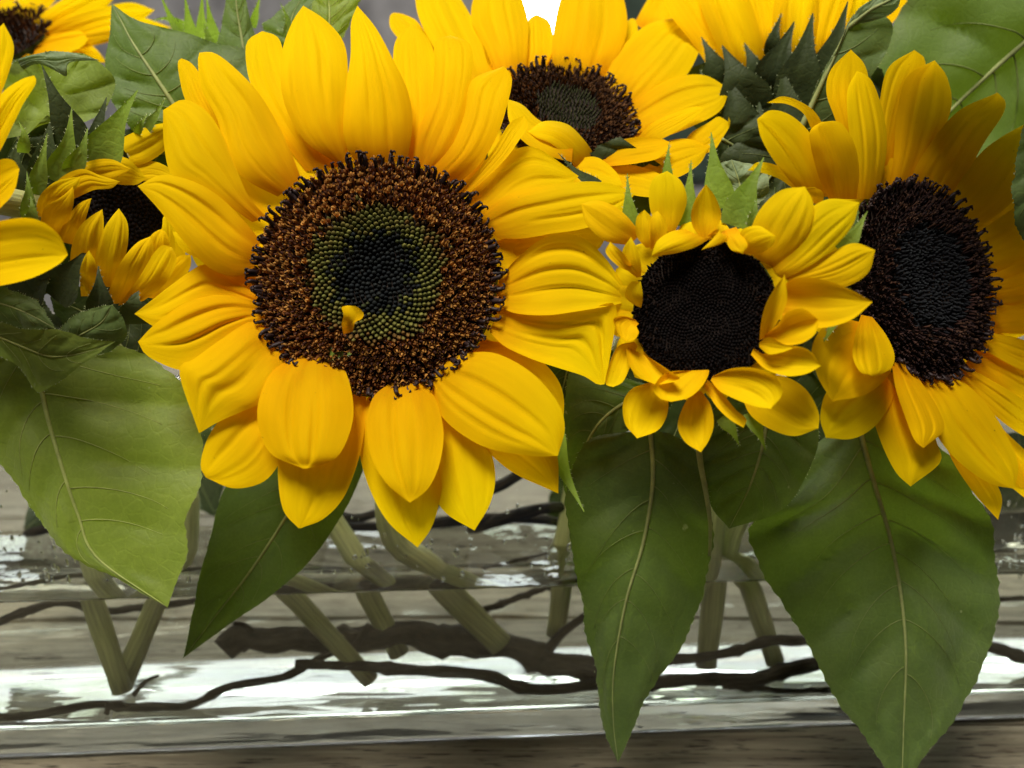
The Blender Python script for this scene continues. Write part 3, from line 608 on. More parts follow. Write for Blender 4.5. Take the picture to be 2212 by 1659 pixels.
so([(1690, 635), (1705, 607), (1760, 601), (1825, 620), (1885, 652)], [(1690, 680), (1725, 700), (1780, 708), (1840, 690), (1885, 652)], (0, .5, .7), cup=.3, edgefold=.15)
so([(1640, 735), (1645, 690), (1660, 645), (1695, 592)], [(1655, 728), (1680, 695), (1700, 650), (1695, 592)], (.15, .6, .7), cup=.6)
so([(1648, 728), (1680, 700), (1700, 675), (1735, 667), (1768, 690)], [(1650, 738), (1685, 745), (1730, 742), (1762, 720), (1768, 690)], (.1, .6, .7), cup=.65, edgefold=.2)
so([(1628, 752), (1655, 765), (1700, 748), (1745, 755), (1774, 790)], [(1622, 766), (1650, 795), (1695, 812), (1740, 808), (1774, 790)], (.1, .55, .7), cup=.5, edgefold=.3)
so([(1640, 740), (1660, 728), (1690, 742), (1710, 748), (1725, 745)], [(1640, 750), (1660, 765), (1685, 762), (1705, 755), (1725, 745)], (.3, .7, .7), cup=.4)
so([(1540, 812), (1580, 796), (1630, 795), (1675, 815), (1690, 850), (1665, 883)], [(1535, 822), (1555, 845), (1590, 863), (1630, 878), (1665, 883)], (.1, .6, .9), cup=.45, edgefold=.3)
so([(1630, 815), (1690, 812), (1740, 840), (1768, 890), (1768, 925)], [(1600, 850), (1620, 895), (1660, 925), (1715, 942), (1768, 925)], (-.3, -.1, .1), cup=-.1)
so([(1528, 820), (1560, 850), (1590, 885), (1612, 905), (1606, 924)], [(1522, 835), (1545, 875), (1575, 905), (1606, 924)], (.05, .35, .5), cup=.4)
so([(1495, 845), (1475, 880), (1464, 920), (1480, 955), (1514, 977)], [(1515, 845), (1535, 875), (1542, 915), (1532, 950), (1514, 977)], (-.05, .3, .45), cup=.5, edgefold=.2)
so([(1405, 825), (1365, 840), (1346, 870), (1350, 915), (1376, 947)], [(1440, 835), (1444, 865), (1440, 900), (1420, 930), (1376, 947)], (-.1, .2, .4), cup=.4, edgefold=.2)
so([(1500, 800), (1440, 805), (1412, 838), (1425, 860), (1450, 868)], [(1515, 805), (1532, 800), (1520, 830), (1490, 858), (1450, 868)], (.1, .5, .85), cup=.45, edgefold=.25)
so([(1375, 760), (1354, 752), (1357, 785), (1380, 815), (1420, 832)], [(1390, 765), (1415, 780), (1445, 800), (1468, 820), (1420, 832)], (.15, .5, .7), cup=.45, edgefold=.3)
so([(1370, 738), (1335, 748), (1315, 790), (1308, 828), (1325, 836)], [(1378, 748), (1366, 770), (1360, 795), (1345, 825), (1325, 836)], (.0, .35, .5), cup=.55, edgefold=.25)
so([(1372, 690), (1345, 682), (1325, 690), (1335, 720), (1355, 738)], [(1380, 700), (1375, 705), (1380, 718), (1372, 732), (1355, 738)], (.1, .45, .5), cup=.6, edgefold=.3)
so([(1372, 660), (1350, 640), (1362, 610), (1384, 608)], [(1385, 665), (1388, 650), (1388, 630), (1384, 608)], (.1, .4, .5), cup=.4)
so([(1375, 600), (1348, 575), (1345, 540), (1363, 512)], [(1385, 598), (1385, 575), (1378, 540), (1363, 512)], (.1, .4, .4), cup=.35)
so([(1370, 590), (1335, 575), (1308, 545), (1318, 522)], [(1378, 580), (1362, 570), (1345, 545), (1318, 522)], (.1, .5, .5), cup=.4)
so([(1395, 535), (1375, 510), (1375, 470), (1392, 453)], [(1410, 535), (1415, 510), (1412, 475), (1392, 453)], (.1, .3, .3), cup=.3)
so([(1405, 540), (1405, 500), (1408, 465), (1420, 455)], [(1425, 530), (1440, 510), (1440, 480), (1420, 455)], (.1, .35, .3), cup=.2)
for k in range(20):
    an = 2 * math.pi * k / 20 + .15; bx, by = 1522 + 132 * math.cos(an), 672 + 122 * math.sin(an); tx, ty = 1522 + 215 * math.cos(an), 672 + 200 * math.sin(an)
    s_((bx, by), ((bx + tx) / 2, (by + ty) / 2), (tx, ty), 62, (-.1, -.1, -.3), nu=12, nv=8)
for (B, Mx, T, w_, o_) in [((1366, 492), (1358, 440), (1355, 374), 34, -.2), ((1480, 490), (1488, 420), (1493, 346), 48, -.25), ((1590, 490), (1612, 420), (1650, 340), 78, -.2), ((1560, 450), (1545, 370), (1536, 285), 66, -.6),
                           ((1625, 490), (1630, 460), (1635, 425), 26, -.1), ((1812, 540), (1845, 505), (1874, 456), 50, -.4), ((1560, 900), (1582, 930), (1598, 965), 34, -.5), ((1620, 890), (1638, 930), (1655, 974), 38, -.5), ((1810, 660), (1790, 720), (1772, 745), 30, -.5), ((1442, 400), (1442, 350), (1446, 305), 24, -.5)]:
    bract(Sm, B, Mx, T, w_, (o_, o_ + .1, o_))
# its hanging leaves
leaf(Sm, [(1330, 935), (1275, 950), (1238, 1010), (1228, 1100), (1238, 1210), (1262, 1330), (1288, 1450), (1308, 1570), (1335, 1648)], [(1440, 935), (1500, 975), (1528, 1040), (1536, 1110), (1530, 1220), (1500, 1330), (1440, 1440), (1380, 1540), (1335, 1648)],
     [(1405, 930), (1410, 1040), (1390, 1170), (1352, 1300), (1326, 1450), (1325, 1560), (1335, 1648)], (20.4, 20.2, 19.9), fold=-.25, serr=7, hair=110, label='long folded green leaf hanging over the vase base')
leaf(Sm, [(1400, 830), (1330, 815), (1250, 800), (1222, 850), (1216, 960), (1220, 1060), (1235, 1090)], [(1460, 860), (1420, 910), (1360, 930), (1310, 960), (1275, 1010), (1250, 1060), (1235, 1090)], [(1430, 840), (1350, 870), (1290, 920), (1250, 1000), (1235, 1090)], (21.5, 21.6, 21.4), fold=-.1)
leaf(Sm, [(1560, 860), (1515, 930), (1512, 1000), (1535, 1090), (1575, 1142)], [(1740, 860), (1768, 930), (1750, 1010), (1690, 1100), (1575, 1142)], [(1660, 850), (1650, 950), (1620, 1050), (1575, 1142)], (20.4, 20.6, 20.2), fold=-.15, serr=1.5)
tube('leaf_stalk', [at(x, y_, Y) for x, y_, Y in cr([(1508, 900, 20.1), (1511, 985, 19.9), (1524, 1060, 19.8), (1534, 1130, 19.8), (1533, 1200, 19.85)], 16)], [.085 - .003 * i for i in range(16)], M['vein'], Sm.root, 8)

# ---- right flower
b8 = zclamp(atw(1672, 1434, 3.0), 1.2)
Rf = flower(1988, 606, 21.4, (0.43, -0.85, 0.28), b8, 'dark-centred sunflower at the right edge, half shaded by a big leaf')
stem(Rf, [Rf.C - Rf.n * .8, Rf.C - Rf.n * 2.6 + Vector((-.3, .8, -.6)), Vector((at(1720, 1000, 27).x, 27.2, 10.8)), atw(1622, 1275, 3.0), b8], .34, .34)
PB = [((.030, .014, .012), (.045, .022, .016), (.012, .007, .008)), ((.045, .020, .014), (.06, .03, .018), (.014, .008, .008)), ((.02, .010, .010), (.03, .016, .014), (.008, .006, .007))]
PK = [((.005, .005, .006), (.008, .008, .010), (.012, .013, .014), (.028, .031, .033)), ((.004, .004, .005), (.006, .006, .008), (.009, .009, .010), (.013, .014, .016))]
disc(Rf, Rf.C, Rf.n, 2.34, 1700, [(.42, 'bud', .8, .10, PK, .45, 'centre_florets'), (.58, 'bud', .75, .13, PK, .55, 'inner_buds'), (1.1, 'open', .85, .21, PB, .32, 'open_florets')], .35, .22, 100, 8)
def r_(l, r, off=(-.2, .2, .1), **k): return opetal(Rf, l, r, off, **k)
r_([(1875, 430), (1890, 330), (1900, 220), (1920, 145), (1975, 108)], [(1915, 430), (1935, 330), (1960, 240), (1992, 170), (1998, 128), (1975, 108)], (-.5, -.4, -.5))
r_([(1915, 430), (1930, 340), (1938, 240), (1960, 165), (2019, 130)], [(1965, 425), (2010, 340), (2040, 280), (2056, 220), (2045, 165), (2019, 130)], (-.3, .0, -.2))
r_([(1970, 425), (1972, 375), (2010, 310), (2070, 240), (2155, 200)], [(2035, 450), (2075, 400), (2125, 310), (2165, 250), (2172, 220), (2155, 200)], (-.2, .3, .1))
r_([(2030, 470), (2055, 420), (2110, 340), (2160, 298), (2230, 260)], [(2070, 510), (2130, 480), (2190, 430), (2230, 350), (2230, 260)], (-.2, .2, .1))
r_([(2080, 545), (2120, 500), (2190, 450), (2250, 420), (2310, 420)], [(2100, 590), (2160, 590), (2230, 570), (2290, 500), (2310, 420)], (-.3, .1, .0))
r_([(2105, 600), (2160, 585), (2220, 560), (2280, 550), (2320, 570)], [(2115, 650), (2170, 655), (2230, 645), (2290, 620), (2320, 570)], (-.25, .1, .1))
r_([(2110, 660), (2170, 640), (2220, 630), (2280, 640), (2320, 660)], [(2108, 715), (2170, 720), (2230, 720), (2290, 705), (2320, 660)], (-.3, .0, .1))
r_([(2105, 715), (2160, 722), (2215, 735), (2280, 760), (2320, 800)], [(2095, 735), (2150, 770), (2210, 800), (2270, 815), (2320, 800)], (-.1, .3, .3), ridge=.2)
r_([(2095, 755), (2150, 765), (2210, 790), (2270, 830), (2310, 880)], [(2085, 790), (2140, 820), (2200, 860), (2260, 885), (2310, 880)], (-.2, .1, .2), ridge=.2)
r_([(2080, 790), (2130, 815), (2190, 850), (2250, 900), (2290, 960)], [(2060, 810), (2110, 860), (2170, 915), (2230, 950), (2290, 960)], (-.1, .3, .35), ridge=.2)
r_([(2040, 812), (2110, 860), (2170, 930), (2230, 990), (2270, 1060)], [(2020, 830), (2080, 920), (2140, 990), (2200, 1050), (2270, 1060)], (-.3, -.1, .0))
r_([(2010, 815), (2080, 825), (2140, 885), (2185, 960), (2200, 1010), (2191, 1056)], [(1985, 815), (2005, 880), (2030, 950), (2080, 1005), (2140, 1045), (2191, 1056)], (.0, .6, .8), cup=-.22, ridge=.18)
r_([(2060, 900), (2110, 980), (2150, 1040), (2165, 1080), (2156, 1123)], [(2030, 930), (2060, 1000), (2100, 1060), (2130, 1095), (2156, 1123)], (-.2, .0, .2))
r_([(2110, 900), (2170, 960), (2205, 1010), (2222, 1050), (2216, 1078)], [(2090, 940), (2130, 1000), (2170, 1040), (2200, 1065), (2216, 1078)], (-.3, -.2, .0))
r_([(1925, 780), (1935, 840), (1955, 900), (1975, 950), (1995, 968)], [(1965, 790), (2000, 840), (2030, 890), (2038, 930), (1995, 968)], (.2, .8, 1.1), cup=-.2, ridge=.25)
r_([(1900, 840), (1888, 900), (1905, 960), (1935, 1020), (1967, 1051)], [(1965, 840), (2000, 900), (2025, 960), (2030, 1000), (1967, 1051)], (-.1, .5, .7), cup=-.2)
r_([(1905, 800), (1855, 800), (1790, 840), (1772, 900), (1784, 946)], [(1935, 840), (1920, 880), (1885, 925), (1840, 948), (1784, 946)], (.0, .8, 1.0), cup=-.15)
r_([(1880, 700), (1800, 690), (1755, 745), (1765, 810), (1797, 866)], [(1925, 760), (1925, 800), (1890, 840), (1850, 858), (1797, 866)], (.3, 1.2, 1.4), cup=.1, wave=.35)
r_([(1860, 680), (1848, 720), (1842, 770), (1860, 805), (1890, 815)], [(1885, 685), (1915, 725), (1932, 765), (1925, 795), (1890, 815)], (.5, 1.6, 1.8), cup=-.15, ridge=.25)
r_([(1740, 425), (1715, 400), (1675, 352), (1645, 300), (1635, 258)], [(1790, 425), (1780, 360), (1755, 295), (1710, 250), (1665, 238), (1635, 258)], (.1, .9, 1.1), cup=-.25, ridge=.2)
r_([(1790, 430), (1768, 380), (1752, 320), (1750, 282), (1775, 263)], [(1850, 430), (1856, 370), (1845, 310), (1815, 265), (1775, 263)], (.2, 1.1, 1.3), cup=-.3, ridge=.22)
r_([(1775, 330), (1755, 285), (1735, 245), (1700, 225), (1657, 222)], [(1795, 320), (1778, 270), (1750, 232), (1695, 208), (1657, 222)], (-.1, .9, 1.0), cup=.2)
r_([(1845, 430), (1840, 340), (1830, 240), (1832, 190), (1852, 152)], [(1895, 430), (1912, 350), (1915, 285), (1900, 215), (1880, 170), (1852, 152)], (-.05, .5, .4), cup=-.25, ridge=.16)
r_([(1835, 350), (1805, 260), (1785, 200), (1795, 150), (1838, 107)], [(1880, 350), (1875, 260), (1878, 190), (1868, 140), (1838, 107)], (-.4, -.2, -.3))
r_([(1720, 412), (1680, 385), (1640, 372), (1615, 368)], [(1740, 400), (1690, 362), (1640, 350), (1615, 368)], (.0, .6, .7))
r_([(1735, 440), (1730, 415), (1745, 405), (1760, 405)], [(1775, 440), (1780, 425), (1775, 412), (1760, 405)], (.1, .5, .6))
rsR = random.Random(9)
for k in range(20):
    an = 2 * math.pi * k / 20; bx, by = 1990 + 105 * math.cos(an), 606 + 175 * math.sin(an); tx, ty = 1995 + 250 * math.cos(an), 606 + 330 * math.sin(an)
    petal(Rf, (bx, by), ((bx + tx) / 2, (by + ty) / 2), (tx, ty), 90, (-.4, -.4, -.6), nu=14, nv=10)
leaf(Rf, [(1800, 930), (1740, 990), (1700, 1075), (1622, 1146), (1648, 1230), (1700, 1320), (1745, 1390), (1795, 1490), (1850, 1570), (1905, 1650), (1948, 1715)],
     [(1960, 900), (2050, 990), (2112, 1080), (2146, 1165), (2153, 1260), (2142, 1370), (2112, 1460), (2060, 1550), (1995, 1635), (1948, 1715)],
     [(1850, 900), (1880, 1015), (1925, 1170), (1948, 1300), (1957, 1420), (1952, 1570), (1948, 1715)], (21.9, 20.6, 19.4), mat='leaf', fold=-.12, quilt=.13, nveins=7, vr=.1, hair=160, serr=8, label='broad matt green leaf hanging at the right with its tip cut by the frame')
# big shading leaf over the right flower
leaf(Rf, [(2400, -120), (2260, -200), (2080, -150), (1962, 0), (1905, 115), (1850, 215), (1830, 330), (1860, 420)], [(2420, 40), (2420, 170), (2370, 290), (2270, 350), (2140, 390), (1990, 410), (1900, 415), (1860, 420)],
     [(2400, -70), (2212, 92), (2120, 175), (2050, 242), (1950, 340), (1860, 420)], (25.6, 26.4, 27.0), fold=-.12, nveins=5, vr=.16, label='large dark green leaf with a pale midrib shading the right flower')
leaf(Rf, [(2560, -130), (2420, -60), (2250, -46), (2080, -46), (1960, -60), (1890, -120)], [(2560, -260), (2440, -340), (2280, -360), (2120, -330), (1980, -230), (1890, -120)], [(2560, -190), (2400, -200), (2230, -205), (2080, -190), (1970, -150), (1890, -120)], (20.0, 20.6, 20.8), nveins=4, hair=0, roll=1.6, label='unseen leaf added above the right flower to shade its petals')  # out of frame, added to throw shade on the right flower's petals
leaf(Rf, [(2235, 220), (2205, 300), (2190, 400), (2195, 480), (2235, 560)], [(2330, 220), (2340, 330), (2330, 430), (2290, 520), (2235, 560)], [(2290, 210), (2280, 330), (2265, 450), (2235, 560)], (20.5, 20.4, 20.8), hair=30)

# ---- flower behind, centre
b3 = zclamp(atw(802, 1470, 1.9), 1.2); t3 = atw(632, 1285, 1.9)
Bk = flower(1222, 250, 24.6, (0.14, -0.72, 0.66), b3, 'sunflower behind the largest one with its upright petals glowing against the window')
stem(Bk, [Bk.C - Bk.n * .8, Bk.C - Bk.n * 2.5 + Vector((.3, .6, -.8)), Vector((at(800, 1000, 27).x, 27.4, 10.8)), t3, b3], .32, .31)
BB = [((.07, .030, .012), (.12, .055, .022), (.022, .011, .009)), ((.09, .04, .016), (.16, .075, .03), (.03, .014, .010)), ((.05, .022, .012), (.09, .04, .018), (.016, .008, .007))]
BG = [((.03, .035, .015), (.05, .06, .026), (.075, .085, .04), (.10, .11, .055))]
disc(Bk, Bk.C, Bk.n, 1.78, 900, [(.5, 'bud', .5, .16, BG, .1, 'green_buds'), (1.1, 'open', .9, .22, BB, .25, 'open_florets')], .3, .2, 90, 12)
def b_(l, r, off=(-.1, .6, .9), **k): return opetal(Bk, l, r, off, **k)
b_([(1030, 230), (955, 130), (905, 40), (900, -30), (935, -70)], [(1095, 225), (1058, 150), (1032, 65), (990, -10), (935, -70)], (-.1, .6, .6))
b_([(900, 140), (865, 90), (843, 60), (842, 35), (850, 27)], [(960, 140), (925, 80), (900, 45), (870, 30), (850, 27)], (-.5, -.2, -.2))
b_([(1080, 190), (1050, 110), (1018, 40), (1030, -20), (1075, -70)], [(1135, 180), (1140, 100), (1140, 40), (1115, -30), (1075, -70)], (-.1, .7, .8))
b_([(1120, 180), (1135, 120), (1135, 80), (1140, 45), (1158, 30)], [(1160, 175), (1190, 120), (1195, 80), (1185, 45), (1158, 30)], (-.3, .2, .2))
b_([(1215, 180), (1193, 130), (1197, 60), (1220, -20), (1285, -70)], [(1290, 180), (1330, 130), (1355, 60), (1340, -20), (1285, -70)], (.0, .9, 1.1), ridge=.13)
b_([(1300, 170), (1320, 110), (1345, 60), (1362, 40), (1373, 42)], [(1345, 175), (1365, 130), (1376, 90), (1378, 60), (1373, 42)], (-.4, .1, .1))
b_([(1305, 210), (1305, 170), (1345, 100), (1405, 50), (1490, 36)], [(1370, 260), (1430, 210), (1485, 160), (1517, 90), (1510, 50), (1490, 36)], (.0, .7, .9), ridge=.16)
b_([(1370, 50), (1395, 5), (1420, -30), (1440, -50)], [(1440, 100), (1470, 40), (1480, 0), (1440, -50)], (-.6, -.3, -.3))
b_([(1335, 260), (1385, 210), (1450, 170), (1520, 162), (1576, 192)], [(1360, 310), (1420, 300), (1490, 275), (1555, 240), (1576, 192)], (.0, .8, 1.1), ridge=.18)
b_([(1370, 305), (1410, 265), (1460, 242), (1500, 230), (1523, 234)], [(1385, 315), (1430, 300), (1475, 275), (1505, 250), (1523, 234)], (.1, 1.1, 1.5))
b_([(1285, 345), (1320, 310), (1370, 297), (1420, 297), (1449, 308)], [(1290, 360), (1330, 358), (1380, 352), (1425, 340), (1449, 308)], (.2, 1.0, 1.3), cup=.2)
b_([(1340, 350), (1390, 330), (1440, 305), (1490, 300), (1532, 318)], [(1350, 380), (1400, 395), (1460, 385), (1510, 355), (1532, 318)], (.1, .7, .8))
b_([(1470, 330), (1490, 290), (1530, 265), (1552, 252), (1572, 262)], [(1480, 345), (1530, 330), (1560, 310), (1575, 290), (1572, 262)], (.1, .9, 1.0))
b_([(1285, 335), (1260, 300), (1225, 268), (1175, 262), (1140, 285)], [(1250, 372), (1225, 340), (1190, 310), (1160, 298), (1140, 285)], (.3, 1.3, 1.3), cup=-.45)
b_([(1240, 295), (1195, 275), (1160, 256), (1128, 226), (1096, 214)], [(1235, 350), (1180, 335), (1130, 305), (1100, 262), (1096, 214)], (1.0, 1.3, 1.3), cup=-.2)
b_([(1020, 260), (1015, 190), (1020, 120), (1030, 60), (1050, 30)], [(1100, 230), (1090, 170), (1085, 110), (1075, 60), (1050, 30)], (-.4, -.2, -.1))
b_([(1230, 370), (1250, 345), (1290, 340), (1330, 370), (1345, 400)], [(1210, 395), (1240, 410), (1280, 415), (1320, 412), (1345, 400)], (.2, .8, 1.0))
b_([(1300, 360), (1350, 355), (1400, 365), (1440, 385), (1460, 410)], [(1290, 400), (1340, 415), (1390, 425), (1430, 425), (1460, 410)], (.1, .7, .9))
for k in range(14):
    an = math.pi * 2 * k / 14 + .2; bx, by = 1222 + 115 * math.cos(an), 250 + 72 * math.sin(an); tx, ty = 1222 + 215 * math.cos(an), 245 + 170 * math.sin(an)
    petal(Bk, (bx, by), ((bx + tx) / 2, (by + ty) / 2), (tx, ty), 75, (-.3, -.1, -.1), nu=12, nv=10)
bract(Bk, (1295, 400), (1250, 375), (1205, 330), 24, (1.6, 1.8, 2.0), mat='bract_shaded')

# ---- flower seen from behind, upper right
b6 = zclamp(atw(1200, 1372, 3.8), 1.3); t6 = atw(1212, 1280, 3.8)
U = flower(1672, 150, 27.0, (0.05, 0.90, 0.44), b6, 'sunflower seen from behind at the top right, shade-darkened green bracts below its petals')
stem(U, [U.C + U.n * .2 + Vector((0, 0, -.8)), U.C + U.n * .8 + Vector((-.3, 0, -3.4)), Vector((at(1300, 1060, 29).x, 28.6, 10.6)), t6, b6], .34, .34)
disc(U, U.C + U.n * .6 + Vector((0, 0, -.4)), U.n, 1.5, 300, [(1.1, 'open', .6, .24, BB, .2, 'open_florets')], .3, .2, 0, 15)
def u_(l, r, Ys, **k): return opetal(U, l, r, (0, 0, 0), depth=Ys, **k)
u_([(1560, 190), (1500, 100), (1440, 20), (1425, -50), (1450, -90)], [(1620, 170), (1585, 90), (1545, 0), (1500, -60), (1450, -90)], (26.4, 26.6, 27.5))
u_([(1590, 180), (1540, 80), (1510, 0), (1520, -60), (1550, -100)], [(1655, 160), (1645, 80), (1620, 0), (1590, -60), (1550, -100)], (26.2, 26.2, 27.0))
u_([(1640, 150), (1610, 60), (1595, -10), (1605, -70), (1640, -110)], [(1700, 150), (1710, 60), (1695, -10), (1675, -70), (1640, -110)], (26.4, 26.5, 27.2))
u_([(1680, 150), (1668, 60), (1675, -10), (1690, -70), (1725, -110)], [(1740, 150), (1765, 60), (1768, -10), (1755, -70), (1725, -110)], (26.2, 26.2, 27.0))
u_([(1735, 140), (1735, 60), (1755, -10), (1780, -70), (1815, -110)], [(1795, 140), (1825, 60), (1845, -10), (1845, -70), (1815, -110)], (26.3, 26.4, 27.1))
u_([(1770, 150), (1795, 70), (1830, 10), (1870, -50), (1910, -80)], [(1830, 160), (1870, 80), (1905, 40), (1930, -20), (1910, -80)], (26.6, 26.8, 27.4))
u_([(1850, 120), (1865, 70), (1885, 20), (1915, -30), (1950, -60)], [(1885, 130), (1920, 60), (1945, 30), (1965, -10), (1950, -60)], (26.8, 27.0, 27.6))
u_([(1565, 265), (1585, 250), (1610, 258), (1640, 285), (1648, 312)], [(1560, 300), (1570, 335), (1600, 350), (1630, 338), (1648, 312)], (25.6, 25.2, 25.0), ridge=.15)
u_([(1552, 262), (1560, 252), (1572, 250), (1578, 262)], [(1550, 285), (1558, 300), (1570, 300), (1578, 262)], (25.2, 24.9, 24.8))
for (B, Mx, T, w_, Y) in [((1560, 190), (1540, 130), (1515, 80), 70, 25.9), ((1620, 240), (1590, 160), (1560, 98), 120, 25.2), ((1640, 200), (1630, 145), (1608, 92), 75, 25.7), ((1665, 190), (1690, 110), (1716, 46), 90, 25.5),
                          ((1720, 230), (1738, 120), (1756, 28), 110, 25.2), ((1770, 210), (1800, 110), (1832, 2), 90, 25.5), ((1665, 120), (1675, 70), (1688, 28), 36, 25.9), ((1700, 330), (1700, 230), (1690, 150), 150, 24.9), ((1600, 300), (1590, 220), (1570, 170), 110, 25.0), ((1790, 330), (1790, 230), (1800, 150), 120, 25.1), ((1650, 400), (1640, 300), (1640, 220), 140, 24.9), ((1540, 260), (1530, 200), (1512, 150), 60, 25.6)]:
    bract(U, B, Mx, T, w_, (0, 0, 0), mat='bract_shaded', depth=(Y, Y - .15, Y + .25))
leaf(U, [(1735, 260), (1770, 170), (1810, 100), (1838, 40), (1875, 12)], [(1800, 330), (1860, 200), (1915, 110), (1925, 50), (1875, 12)], [(1720, 300), (1775, 180), (1808, 110), (1840, 45), (1875, 12)], (24.4, 24.2, 24.4), nveins=4, vr=.13, serr=1.5, fold=-.05)
leaf(U, [(1830, 55), (1860, 15), (1900, -10), (1960, -40)], [(1850, 52), (1895, 42), (1935, 20), (1960, -40)], [(1832, 60), (1880, 22), (1930, -5), (1960, -40)], (24.3, 24.0, 24.0), mat='leaf_grey', nveins=3, serr=1.2, vr=.1, hair=20)
leaf(U, [(1560, 430), (1545, 400), (1545, 360), (1580, 345)], [(1640, 440), (1660, 410), (1650, 365), (1580, 345)], [(1600, 440), (1598, 400), (1580, 345)], (20.6, 20.8, 21.0), mat='leaf_grey', nveins=3, quilt=.3, serr=1.5, vr=.05, hair=20)
leaf(U, [(1620, 470), (1650, 420), (1690, 380), (1730, 345), (1760, 340)], [(1720, 520), (1760, 470), (1790, 420), (1790, 370), (1760, 340)], [(1670, 500), (1700, 440), (1730, 390), (1760, 340)], (21.8, 22.0, 22.4), mat='bract_shaded', nveins=4, hair=20)

# ---- half-open flower on the left
b1 = zclamp(atw(268, 1502, 2.2), 1.3); t1 = atw(196, 1275, 2.2)
K = flower(268, 470, 22.0, (0.42, -0.88, 0.20), b1, 'half-closed sunflower on the left with petals folded over its black centre')
stem(K, [K.C - K.n * 1.0, K.C - K.n * 2.8 + Vector((0, .8, -.8)), Vector((at(120, 1060, 26).x, 25.4, 10.6)), t1, b1], .36, .34)
disc(K, K.C + K.n * -.7, K.n, 1.35, 420, [(1.1, 'bud', 1.0, .06, VB[:2], .4, 'centre_florets')], .1, .1, 0, 21)
def k_(l, r, off=(.0, .8, 1.0), **k): k.setdefault('ridge', .06); return opetal(K, l, r, off, mat='petal_small', **k)
k_([(120, 400), (160, 362), (205, 345), (245, 345), (282, 365)], [(170, 400), (205, 392), (240, 388), (262, 380), (282, 365)], (.2, .8, 1.0))
k_([(215, 365), (240, 340), (275, 342), (300, 365), (316, 383)], [(225, 390), (255, 398), (280, 400), (300, 397), (316, 383)], (.1, .5, .8))
k_([(100, 430), (130, 385), (175, 365), (215, 378), (259, 392)], [(135, 440), (170, 425), (205, 410), (240, 407), (259, 392)], (.4, 1.1, 1.2))
k_([(75, 470), (85, 425), (115, 395), (145, 385), (174, 382)], [(115, 465), (140, 440), (158, 415), (170, 400), (174, 382)], (.5, 1.2, 1.3))
k_([(85, 500), (95, 450), (125, 430), (145, 415), (158, 402)], [(125, 510), (145, 480), (157, 450), (160, 425), (158, 402)], (.6, 1.3, 1.4))
k_([(120, 520), (140, 480), (160, 450), (178, 435), (198, 428)], [(165, 530), (180, 500), (185, 475), (192, 450), (198, 428)], (.5, 1.2, 1.3))
k_([(150, 590), (155, 530), (172, 490), (195, 468), (221, 452)], [(215, 590), (225, 540), (224, 500), (224, 475), (221, 452)], (.6, 1.4, 1.4))
k_([(195, 620), (205, 560), (222, 500), (240, 470), (257, 450)], [(260, 620), (270, 560), (277, 520), (275, 480), (257, 450)], (.7, 1.5, 1.5))
k_([(225, 660), (245, 600), (265, 560), (295, 525), (326, 510)], [(290, 650), (315, 600), (330, 565), (332, 535), (326, 510)], (.7, 1.5, 1.5))
k_([(255, 660), (300, 600), (330, 550), (350, 530), (372, 535)], [(310, 650), (350, 620), (372, 590), (382, 560), (372, 535)], (.8, 1.6, 1.6))
k_([(300, 590), (310, 540), (325, 510), (340, 498), (350, 495)], [(345, 590), (362, 560), (366, 530), (362, 508), (350, 495)], (.3, 1.0, 1.1))
k_([(330, 560), (340, 520), (350, 490), (352, 470), (360, 465)], [(400, 580), (400, 540), (390, 505), (378, 480), (360, 465)], (.0, .5, .6))
k_([(310, 640), (345, 590), (370, 565), (390, 552), (412, 550)], [(350, 650), (385, 615), (405, 590), (413, 570), (412, 550)], (.6, 1.3, 1.4))
k_([(205, 350), (245, 310), (290, 285), (330, 270), (385, 262)], [(235, 365), (285, 360), (330, 345), (370, 310), (385, 262)], (-.2, .2, .3))
k_([(250, 370), (290, 352), (330, 348), (365, 362), (390, 385)], [(255, 395), (300, 392), (335, 390), (365, 395), (390, 385)], (-.2, .1, .2))
k_([(175, 640), (172, 590), (180, 560), (192, 540)], [(215, 640), (212, 600), (206, 565), (192, 540)], (.6, 1.2, 1.3))
for (B, Mx, T, w_, Y, mt) in [((200, 370), (250, 270), (298, 194), 95, 21.6, 'bract'), ((300, 290), (335, 250), (358, 210), 30, 22.6, 'bract'), ((295, 290), (305, 268), (320, 243), 18, 22.4, 'bract'), ((150, 375), (175, 330), (190, 276), 48, 21.2, 'bract'), ((115, 390), (145, 320), (155, 232), 62, 21.3, 'bract'),
                              ((170, 330), (130, 240), (90, 140), 80, 22.0, 'bract_shaded'), ((75, 420), (90, 350), (102, 288), 44, 20.9, 'bract'), ((60, 470), (62, 420), (58, 370), 36, 20.8, 'bract'), ((50, 330), (52, 290), (40, 262), 30, 21.0, 'bract'), ((60, 500), (70, 460), (66, 420), 40, 20.7, 'bract'),
                              ((110, 640), (150, 590), (188, 538), 95, 20.4, 'bract_shaded'), ((215, 680), (215, 630), (212, 574), 62, 20.3, 'bract_shaded'), ((290, 700), (290, 650), (300, 628), 90, 20.4, 'bract_shaded'), ((30, 640), (80, 600), (130, 560), 110, 20.5, 'bract_shaded'), ((250, 380), (210, 300), (230, 210), 90, 22.3, 'bract_shaded'), ((40, 420), (30, 350), (45, 300), 70, 21.3, 'bract_shaded'), ((120, 420), (100, 340), (110, 260), 120, 21.9, 'bract_shaded')]:
    bract(K, B, Mx, T, w_, (0, 0, 0), mat=mt, depth=(Y, Y - .25, Y - .1))
